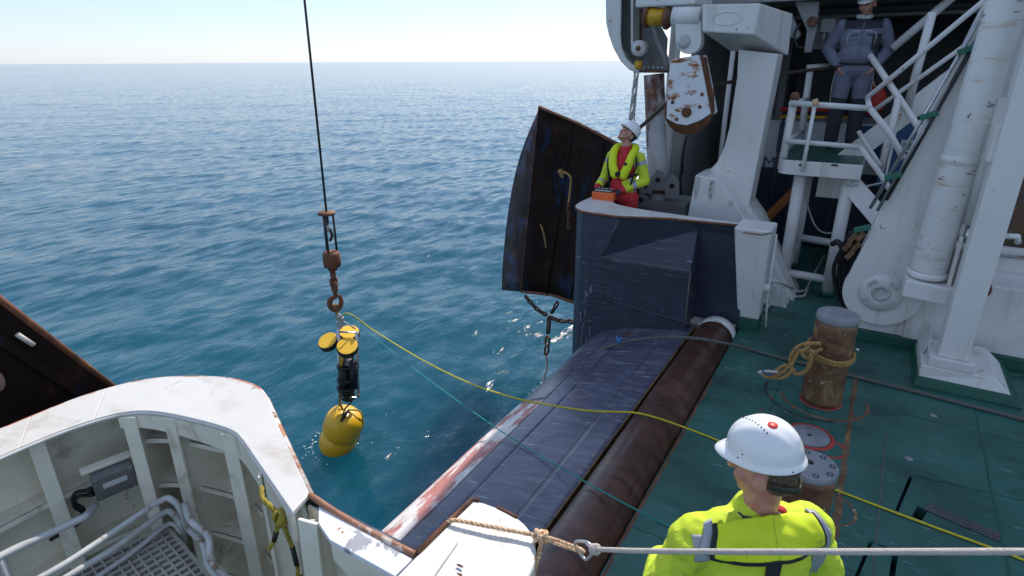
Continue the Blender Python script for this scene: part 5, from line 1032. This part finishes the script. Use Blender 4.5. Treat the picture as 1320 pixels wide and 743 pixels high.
def helmet(H, parent, M, sticker=None, vents=False):
    """white safety helmet on head frame H (y forward, z up)"""
    rows = []; n = 48
    for i in range(17):
        ph = (i / 13) * math.pi / 2 if i <= 13 else math.pi / 2; row = []
        for k in range(n + 1):
            th = 2 * math.pi * k / n; sx, cy = math.sin(th), math.cos(th)
            x, y, z = .099 * math.sin(ph) ** .9 * sx, .119 * math.sin(ph) ** .9 * cy, .118 * math.cos(ph) + .0
            rr = .007 * math.exp(-(x / .02) ** 2) * math.sin(ph) * (1 if y > -.1 else 0) + .004 * math.exp(-((abs(x) - .05) / .012) ** 2) * math.cos(ph)
            v = V((x, y, z)); v *= 1 + rr / .13
            if i > 13:
                j = i - 13; pk = max(0, cy) ** 4; out = (.004, .009, .011)[j - 1] + pk * (.014, .026, .032)[j - 1]
                v += V((sx * out * .8, cy * out, -(.004, .014, .020)[j - 1] - pk * (.004, .012, .02)[j - 1] * .4))
            row.append(M @ (H @ (v + V((0, -.004, .058)))))
        rows.append(row)
    t = MB(); t.grid(rows); o = t.build('helmet', helmetm, parent); md = o.modifiers.new('t', 'SOLIDIFY'); md.thickness = .005; md.offset = -1
    md = o.modifiers.new('s', 'SUBSURF'); md.levels = md.render_levels = 1
    return o
def std_body(arms, H, lean=0, sc=1):
    P = [('c', (-.1, 0, .93), (-.105, .01, .5), .08, .056), ('c', (-.105, .01, .5), (-.11, -.015, .1), .055, .038), ('c', (.1, 0, .93), (.105, .01, .5), .08, .056), ('c', (.105, .01, .5), (.11, -.015, .1), .055, .038),
         ('c', (-.11, -.02, .05), (-.125, .12, .035), .04, .034), ('c', (.11, -.02, .05), (.125, .12, .035), .04, .034), ('e', (0, 0, .98), (.155, .105, .13)), ('e', (0, 0, 1.22), (.155, .1, .24)), ('c', (-.14, -.01, 1.39), (.14, -.01, 1.39), .052, .052), ('c', (0, -.005, 1.42), H @ V((0, -.02, -.03)), .062, .055)]
    for a in arms: P += [('c', V(a[0]) * 1 - V((0, 0, .02)), a[1], .042, .04), ('c', a[1], a[2], .042, .03)]
    return P + head_parts(H)
def face_paint(p, H_inv):
    q = H_inv @ p
    for s in (-1, 1):
        if (V((q.x - s * .031, 0, q.z - .008))).length < .0105 and q.y > .05: return 1
        if abs(q.x - s * .033) < .02 and abs(q.z - .034) < .006 and q.y > .05: return 2
    if abs(q.x) < .02 and abs(q.z + .064) < .0045 and q.y > .07: return 2
    return 0
eyem = paint('dark eye', (.03, .025, .02), .2, .1, 9, (), 0)
def rotz_to(d): d = V(d); return math.atan2(-d.x, d.y)       # angle turning +Y onto d
camf = V((CAMF.x, CAMF.y, 0)).normalized(); camr = V((CAMR.x, CAMR.y, 0)).normalized()
def boots(parent, M, pts):
    for s, (x, y) in zip((-1, 1), pts): blob([('c', (x, y - .03, .045), (x + s * .012, y + .14, .04), .045, .042), ('c', (x, y - .03, .04), (x, y - .035, .2), .048, .055), ('c', (x, y - .05, .022), (x + s * .012, y + .16, .02), .022, .02)], .011, M, 'boot', bootm, parent, 3)
# --- 1. man in the foreground, seen from behind
hp0 = CAM + ray(984, 600) * 1.80
S = .92; base = V((hp0.x, hp0.y, 0)); LIFT = hp0.z - 1.645 * S
hb = (camf * math.cos(R(8)) - camr * math.sin(R(8)))
M1 = Matrix.Translation(base + V((0, 0, LIFT))) @ Matrix.Rotation(rotz_to(hb), 4, 'Z') @ Matrix.Scale(S, 4)
H1 = Matrix.Translation((0, 0, 1.645)) @ Matrix.Rotation(R(44), 4, 'Z') @ Matrix.Rotation(R(-7), 4, 'X')
m1 = thing('person', 'man in white helmet and bright yellow jacket seen from behind in the foreground', 'person', base)
armsL = [((-.2, 0, 1.41), (-.31, .0, 1.14), (-.2, .24, 1.04)), ((.2, 0, 1.41), (.31, .0, 1.14), (.2, .24, 1.04))]
b1 = blob(std_body(armsL, H1), .0065, M1, 'body', skin, m1, 5)
Mi = M1.inverted(); Hi = H1.inverted(); recolor(b1, [eyem, lipm], lambda p: face_paint(p, Hi) if p.z > 1.5 else 0, Mi)
j1 = [('c', (-.155, -.01, 1.375), (0, -.01, 1.40), .08, .085), ('c', (0, -.01, 1.40), (.155, -.01, 1.375), .085, .08), ('e', (0, -.012, 1.25), (.215, .145, .21)), ('e', (0, 0, 1.02), (.21, .15, .24)), ('c', (0, 0, 1.41), (0, .0, 1.44), .095, .08)]
for s in (-1, 1): j1 += [('c', (s * .2, 0, 1.375), (s * .315, .0, 1.14), .076, .07), ('c', (s * .315, .0, 1.14), (s * .205, .23, 1.04), .07, .052), ('e', (s * .215, -.005, 1.355), (.085, .08, .07))]
jk1 = blob(j1, .0075, M1, 'jacket', hivis, m1, 6, .012, 9)
blob([('e', (0, 0, .95), (.175, .125, .14))] + [('c', (s * .1, 0, .92), (s * .108, .01, .5), .1, .078) for s in (-1, 1)] + [('c', (s * .108, .01, .5), (s * .112, -.015, .1), .076, .07) for s in (-1, 1)], .012, M1, 'trousers', redcloth, m1, 5, .006)
for s in (-1, 1): blob(hand_parts((s * .205, .24, 1.035), (-s * .5, .8, -.2), (-s * .7, -.2, -.6), s, .45), .0045, M1, 'glove', glovem, m1, 3)
boots(m1, M1, ((-.11, 0), (.11, 0)))
hair = []
hl = blob([('e', H1 @ V((0, -.022, .022)), (.0785, .094, .1), H1.to_3x3()), ('e', H1 @ V((0, -.05, -.035)), (.062, .055, .05), H1.to_3x3())], .005, M1, 'hair', hairm, m1, 3, .0016, 60)
# keep only the hair behind the face and above the nape
bm = bmesh.new(); bm.from_mesh(hl.data)
dead = [f for f in bm.faces if (lambda q: q.y > .028 - .25 * max(0, -q.z - .0) or q.z < -.075 or (abs(q.x) > .06 and -.055 < q.z < .03 and q.y > -.032))(Hi @ (Mi @ (f.calc_center_median() + ORG[hl.name])))]
bmesh.ops.delete(bm, geom=dead, context='FACES'); bm.to_mesh(hl.data); bm.free()
hel1 = helmet(H1, m1, M1)
strap = []
for zz in (-.052, -.03):
    strap.append([M1 @ (H1 @ V((.084 * math.sin(t) * 1.0, -.014 + .101 * math.cos(t), zz - .012 * abs(math.cos(t)) + .03 * abs(math.sin(t))))) for t in np.linspace(math.pi - 1.25, math.pi + 1.25, 26)])
MB().grid(strap).build('helmet_harness', paint('olive black harness', (.03, .032, .02), .6, .3, 12), m1, solid=.006)
bj = bvh_of(jk1); cdn = V((0, .86, -.5))
def cast(x, z, off, d=cdn):
    p = V((x, 0, z)) - d * .8; a = M1 @ p; dirn = (M1.to_3x3() @ d).normalized(); h = bj.ray_cast(a, dirn)
    return (h[0] - dirn * off) if h[0] is not None else M1 @ V((x, -.1, z))
def yz(s, t): return s * (.17 + .03 * t), 1.465 - .03 * abs(s) - t * (.165 - .055 * s * s)
vr = [[cast(*yz(s, t), .026) for s in np.linspace(-1, 1, 33)] for t in np.linspace(0, 1, 17)]
vest = MB().grid(vr).build('life_vest_yoke', hivis2, m1, solid=.018); vest.modifiers.new('s', 'SUBSURF').render_levels = 1; vest.modifiers['s'].levels = 1
edge = [cast(*yz(-1.0, t), .024) for t in np.linspace(.0, 1, 14)] + [cast(*yz(s, 1.0), .024) for s in np.linspace(-1, 1, 30)[1:]] + [cast(*yz(1, t), .024) for t in np.linspace(1, .0, 14)[1:]]
MB().tube(edge, .0105, 8).build('black_piping', blackcloth, vest)
for s in (-1, 1): MB().grid([[cast(*yz(s * q, t), .014) for t in np.linspace(-.12, .95, 16)] for q in np.linspace(1.02, 1.2, 5)]).build('grey_brace', reflect, vest, solid=.006)
MB().tube([cast(*yz(.02, t), .0365) for t in np.linspace(.05, .97, 14)], .0016, 6).build('centre_seam', hivis, vest)
def patch(x0, x1, z0, z1, off, name, mat, skew=0, d=cdn, n=10):
    rows = [[cast(x0 + (x1 - x0) * i / n + skew * j / n, z0 + (z1 - z0) * j / n, off, d) for i in range(n + 1)] for j in range(n + 1)]
    return MB().grid(rows).build(name, mat, m1, solid=.003)
patch(-.245, -.195, 1.40, 1.30, .004, 'reflective_patch', reflect, .0); patch(.195, .245, 1.37, 1.17, .004, 'reflective_patch', reflect, -.01)
patch(-.02, .03, 1.3, 1.0, .005, 'back_strap', blackcloth, -.05); patch(-.2, .0, 1.12, 1.09, .006, 'belt_strap', blackcloth, 0)
blob([('c', (math.cos(t) * .068, math.sin(t) * .062 - .012, 1.462 - .012 * math.sin(t)), (math.cos(t + .3) * .068, math.sin(t + .3) * .062 - .012, 1.462 - .012 * math.sin(t + .3)), .014, .014) for t in np.arange(0, 6.28, .3)], .006, M1, 'collar', darkcloth, m1, 3)
p = cast(.07, 1.46, .004); MB().ell(p, .022, .016, .012).build('red_collar_tab', redcloth, m1)
# sticker and vent row on the helmet
hb_me = bpy.context.evaluated_depsgraph_get(); hv = BVHTree.FromObject(hel1, hb_me); 
def on_helmet(u, v):
    d = ray(u, v).normalized(); loc, nor, _, _ = hv.ray_cast(CAM - ORG[m1.name], d)
    return (None, None) if loc is None else (loc + ORG[m1.name], nor if nor.dot(d) < 0 else -nor)
loc, nor = on_helmet(996, 548)
if loc: MB().lathe(loc, nor, [(.0145, -.002), (.0145, .0004), (.001, .0006)], 24).build('red_sticker', helmetred, hel1)
for k in range(11):
    t = k / 10; u = 951 + 38 * t; v = 538.5 + 20 * t ** 1.7 - 2 * math.sin(math.pi * t); loc, nor = on_helmet(u, v)
    if loc: a_, b_, c_ = basis(nor); MB().ell(loc, .0022, .0036, .0012, Matrix((a_, b_, c_)).transposed(), 8, 6).build('vent_slot', black, hel1)
for u, v in ((951, 590), (1022, 609), (957, 586)):
    loc, nor = on_helmet(u, v)
    if loc: MB().ell(loc, .0025, .0025, .0025, None, 8, 6).build('rivet', darkmetal, hel1)
# --- 2. crewman in red and yellow at the far bulwark, looking up
Y2 = 7.0; q = oy(803, 250, Y2); base = V((q.x, q.y, .30)); hd = (-camf * .84 - camr * .54).normalized()
M2 = Matrix.Translation(base) @ Matrix.Rotation(rotz_to(hd), 4, 'Z'); Mi = M2.inverted()
H2 = Matrix.Translation((0, -.035, 1.655)) @ Matrix.Rotation(R(-38), 4, 'Z') @ Matrix.Rotation(R(44), 4, 'X'); Hi2 = H2.inverted()
m2 = thing('person', 'crewman in red and yellow workwear and white helmet looking up, holding an orange remote', 'person', base)
rm = oy(779, 251, 6.74); rl_ = Mi @ rm                     # remote in his own frame
aR, aL = rl_ + V((.15, -.12, .05)), rl_ + V((-.175, -.11, .045))
arms2 = [((-.18, -.02, 1.39), (-.265, -.03, 1.12), tuple(aL)), ((.18, -.02, 1.39), (.27, -.03, 1.12), tuple(aR))]
b2 = blob(std_body(arms2, H2), .0075, M2, 'body', skin, m2, 5); recolor(b2, [eyem, lipm], lambda p: face_paint(p, Hi2) if p.z > 1.45 else 0, Mi)
j2 = [('c', (-.145, -.02, 1.385), (.145, -.02, 1.385), .075, .075), ('e', (0, -.01, 1.25), (.178, .13, .22)), ('e', (0, 0, 1.02), (.17, .13, .2)), ('c', (0, -.01, 1.42), (0, -.02, 1.49), .08, .07)]
for a in arms2:
    s_, e_, w_ = map(V, a); j2 += [('c', s_, e_, .07, .06), ('c', e_, e_.lerp(w_, .93), .06, .048)]
jk2 = blob(j2, .008, M2, 'jacket', redcloth, m2, 8, .006, 8)
def jcol(p):
    for a in arms2:
        s_, e_, w_ = map(V, a)
        for (x, y, lo) in ((s_, e_, 0), (e_, w_, 1)):
            d = y - x; t = (p - x).dot(d) / d.length_squared
            dist = (p - x - d * max(0, min(1, t))).length
            if -.25 < t < 1.05 and dist < (.105 if lo else .10) and (abs(p.x) > .14 or lo):
                if lo and t > .86: return 0
                if lo and .38 < t < .56: return 2
                if not lo and .12 < t < .3: return 2
                return 1
    return 1 if p.z > 1.40 and abs(p.x) > .1 else 0
recolor(jk2, [hivis, reflect], jcol, Mi)
blob([('e', (0, 0, .93), (.185, .135, .16))] + [('c', (s * .1, 0, .9), (s * .108, .01, .5), .105, .08) for s in (-1, 1)] + [('c', (s * .108, .01, .5), (s * .112, -.015, .1), .08, .075) for s in (-1, 1)], .012, M2, 'trousers', redcloth, m2, 5, .007)
boots(m2, M2, ((-.11, 0), (.11, 0)))
for s, w_ in ((1, aR), (-1, aL)): blob(hand_parts(w_ + V((0, 0, 0)), (-s * .55, .75, -.35), (-s * .4, .1, -.8), s, .55), .005, M2, 'glove', glovem, m2, 3)
helmet(H2, m2, M2)
hl = blob([('e', H2 @ V((0, -.024, .022)), (.079, .092, .1), H2.to_3x3()), ('e', H2 @ V((0, -.05, -.04)), (.062, .052, .05), H2.to_3x3())], .007, M2, 'hair', darkcloth, m2, 2)
bm = bmesh.new(); bm.from_mesh(hl.data); bmesh.ops.delete(bm, geom=[f for f in bm.faces if (Hi2 @ (Mi @ (f.calc_center_median() + ORG[hl.name]))).y > .0], context='FACES'); bm.to_mesh(hl.data); bm.free()
for s in (-1, 1): MB().tube(spline([M2 @ (H2 @ V(p)) for p in ((s * .09, .0, .04), (s * .085, .01, -.04), (s * .045, .06, -.1), (0, .072, -.116))], 5), .004, 6).build('chin_strap', blackcloth, m2)
lv = []
def tubeparts(P, r0, r1, fl=1): 
    P = spline(P, 5); return [('c', a, b, r0 + (r1 - r0) * i / len(P), r0 + (r1 - r0) * (i + 1) / len(P)) for i, (a, b) in enumerate(zip(P[:-1], P[1:]))]
for s in (-1, 1): lv += tubeparts([(0, -.115, 1.50), (s * .085, -.085, 1.51), (s * .125, .0, 1.49), (s * .12, .095, 1.42), (s * .095, .145, 1.30), (s * .055, .16, 1.20)], .042, .055)
v2 = blob(lv, .009, M2, 'life_vest', hivis2, m2, 5, .003, 10)
MB().lathe(M2 @ V((0.0, .205, 1.215)), hd, [(.03, -.03), (.032, .012), (.02, .016)], 16).build('buckle', blackcloth, v2)
for s in (-1, 1):
    MB().tube([M2 @ V(p) for p in ((s * .19, -.02, 1.2), (s * .15, .1, 1.19), (0, .155, 1.185))], .014, 8).build('waist_strap', blackcloth, m2); MB().tube(spline([M2 @ V(p) for p in ((s * .15, .085, 1.47), (s * .185, .09, 1.35), (s * .165, .11, 1.2), (s * .13, .12, 1.05))], 5), .011, 8).build('harness_strap', blackcloth, m2)
MB().lathe(M2 @ V((-.085, .19, 1.34)), hd, [(.02, -.02), (.02, .004), (.012, .006)], 14).build('vest_badge', blackcloth, v2)
rmo = thing('remote_control', 'orange handheld winch remote control box held over the bulwark rail', 'remote control', rm - V((0, 0, .06)))
xr = (M2.to_3x3() @ V((1, .12, 0))).normalized(); yr2 = (M2.to_3x3() @ V((-.12, 1, 0))).normalized(); RM = Matrix((xr, yr2, UP)).transposed()
def rbox(c, s, nm, mat, bev, par): mb = MB(); mb.box(-s[0] / 2, s[0] / 2, -s[1] / 2, s[1] / 2, -s[2] / 2, s[2] / 2); mb.v = [rm + RM @ (p + V(c)) for p in mb.v]; return mb.build(nm, mat, par, bev)
bd = rbox((0, 0, -.015), (.28, .145, .11), 'body', orange, .016, rmo); rbox((0, -.005, .042), (.255, .12, .012), 'top_panel', darkmetal, .005, rmo); rbox((0, -.06, .06), (.2, .014, .014), 'guard_bar', steel, .004, rmo); rbox((0, .06, .06), (.2, .014, .014), 'guard_bar', steel, .004, rmo); rbox((.03, .0685, 0), (.06, .002, .02), 'name_plate', signw, 0, rmo)
for k in (-1, 1): c = rm + RM @ V((k * .05, -.005, .045)); MB().tube([c, c + UP * .04], .008, 8).build('joystick', black, rmo); MB().ell(c + UP * .04, .013, .013, .011, None, 10, 8).build('joystick_knob', black, rmo)
stp = thing('standing_step', 'low green step behind the far bulwark under the crewman in red', 'step', (base.x, base.y, 0)); MB().box(base.x - .45, base.x + .5, 6.68, 7.6, .001, .298).build('step_box', deckgreen, stp, .01)
# --- 3. man in grey on the platform
Y3 = 9.25; q = oy(1083, 187, Y3); base = V((q.x, Y3, 1.682)); hd = (-camf * .92 - camr * .4).normalized()
M3 = Matrix.Translation(base) @ Matrix.Rotation(rotz_to(hd), 4, 'Z') @ Matrix.Rotation(R(-1.5), 4, 'X') @ Matrix.Scale(1.06, 4); Mi3 = M3.inverted()
H3 = Matrix.Translation((.0, .02, 1.66)) @ Matrix.Rotation(R(-26), 4, 'Z') @ Matrix.Rotation(R(-14), 4, 'X'); Hi3 = H3.inverted()
m3_ = thing('person', 'man in slate grey jacket and trousers standing on the platform with hands in pockets', 'person', base)
arms3 = [((-.21, -.01, 1.42), (-.33, -.08, 1.17), (-.185, .06, .965)), ((.21, -.01, 1.42), (.33, -.08, 1.17), (.185, .06, .965))]
bp3 = std_body(arms3, H3)
for s in (-1, 1): bp3 += hand_parts((s * .18, .06, .955), (-s * .45, .0, -1), (-s, .1, 0), s, .2)
b3 = blob(bp3, .0078, M3, 'body', skin, m3_, 5); recolor(b3, [eyem, lipm, hairm], lambda p: (face_paint(p, Hi3) or (3 if (Hi3 @ p).z < -.045 and (Hi3 @ p).y > .02 and (Hi3 @ p).z > -.12 and abs((Hi3 @ p).x) < .055 and mnoise.noise(p * 150) > .1 else 0)) if p.z > 1.45 else 0, Mi3)
j3 = [('c', (-.17, -.02, 1.405), (.17, -.02, 1.405), .083, .083), ('e', (0, -.01, 1.26), (.215, .145, .22)), ('e', (0, .01, 1.1), (.21, .155, .15)), ('c', (0, -.01, 1.43), (0, -.01, 1.5), .09, .08)]
for a in arms3:
    s_, e_, w_ = map(V, a); j3 += [('c', s_, e_, .082, .07), ('c', e_, e_.lerp(w_, .88), .07, .056)]
jk3 = blob(j3, .008, M3, 'jacket', greycloth, m3_, 8, .0085, 7)
def j3col(p):
    if p.z > 1.385 + .25 * max(0, abs(p.x) - .0) * .2 and abs(p.x) < .2: return 1
    for a in arms3:
        s_, e_, w_ = map(V, a); d = w_ - e_; t = (p - e_).dot(d) / d.length_squared
        if abs(p.x) > .2 and p.y < -.06 and p.z < 1.3: return 1
    if p.x < -.11 and p.x > -.21 and p.z < 1.33 and p.y < .12: return 1
    if p.z < .985: return 1
    return 0
recolor(jk3, [darkcloth], j3col, Mi3)
bj3 = bvh_of(jk3)
def c3(x, z, off=.004): 
    a = M3 @ V((x, .8, z)); dirn = M3.to_3x3() @ V((0, -1, 0)); h = bj3.ray_cast(a, dirn); return (h[0] - dirn * off) if h[0] is not None else a
MB().tube([c3(.0, z) for z in np.linspace(1.46, 1.0, 20)], .006, 6).build('front_zip', greycloth, m3_)
for s in (-1, 1): MB().tube([c3(s * x, z) for x, z in ((.03, 1.37), (.09, 1.365), (.135, 1.35), (.15, 1.3), (.14, 1.22))], .004, 6).build('pale_piping', plate, m3_); MB().tube([c3(s * x, z) for x, z in ((.05, 1.33), (.11, 1.315))], .007, 6).build('pocket_slit', blackcloth, m3_)
MB().tube([c3(x, 1.005 + .25 * x * x, .006) for x in np.linspace(-.19, .19, 16)], .014, 8).build('waistband', darkcloth, m3_)
tr3 = blob([('e', (0, 0, .95), (.178, .132, .13))] + [('c', (s * .1, 0, .92), (s * .112, .01, .5), .108, .084) for s in (-1, 1)] + [('c', (s * .112, .01, .5), (s * .118, -.015, .1), .084, .08) for s in (-1, 1)], .009, M3, 'trousers', greycloth, m3_, 5, .009, 6)
recolor(tr3, [darkcloth], lambda p: 1 if p.z < .60 + .1 * abs(p.x) else 0, Mi3)
for s in (-1, 1): MB().tube(spline([M3 @ V(p) for p in ((s * .2, .03, .95), (s * .215, .01, .75), (s * .2, .0, .5))], 6), .005, 6).build('leg_piping', plate, m3_)
boots(m3_, M3, ((-.118, 0), (.118, 0)))
helmet(H3, m3_, M3)
hl = blob([('e', H3 @ V((0, -.024, .022)), (.079, .092, .1), H3.to_3x3()), ('e', H3 @ V((0, -.05, -.03)), (.064, .052, .05), H3.to_3x3())], .007, M3, 'hair', hairm, m3_, 2)
bm = bmesh.new(); bm.from_mesh(hl.data); bmesh.ops.delete(bm, geom=[f for f in bm.faces if (Hi3 @ (Mi3 @ (f.calc_center_median() + ORG[hl.name]))).y > .0], context='FACES'); bm.to_mesh(hl.data); bm.free()
blob([('c', (math.cos(t) * .066, math.sin(t) * .062 - .005, 1.525 - .01 * math.sin(t)), (math.cos(t + .3) * .066, math.sin(t + .3) * .062 - .005, 1.525 - .01 * math.sin(t + .3)), .026, .026) for t in np.arange(0, 6.28, .3)], .009, M3, 'scarf', scarfm, m3_, 3, .004, 25)
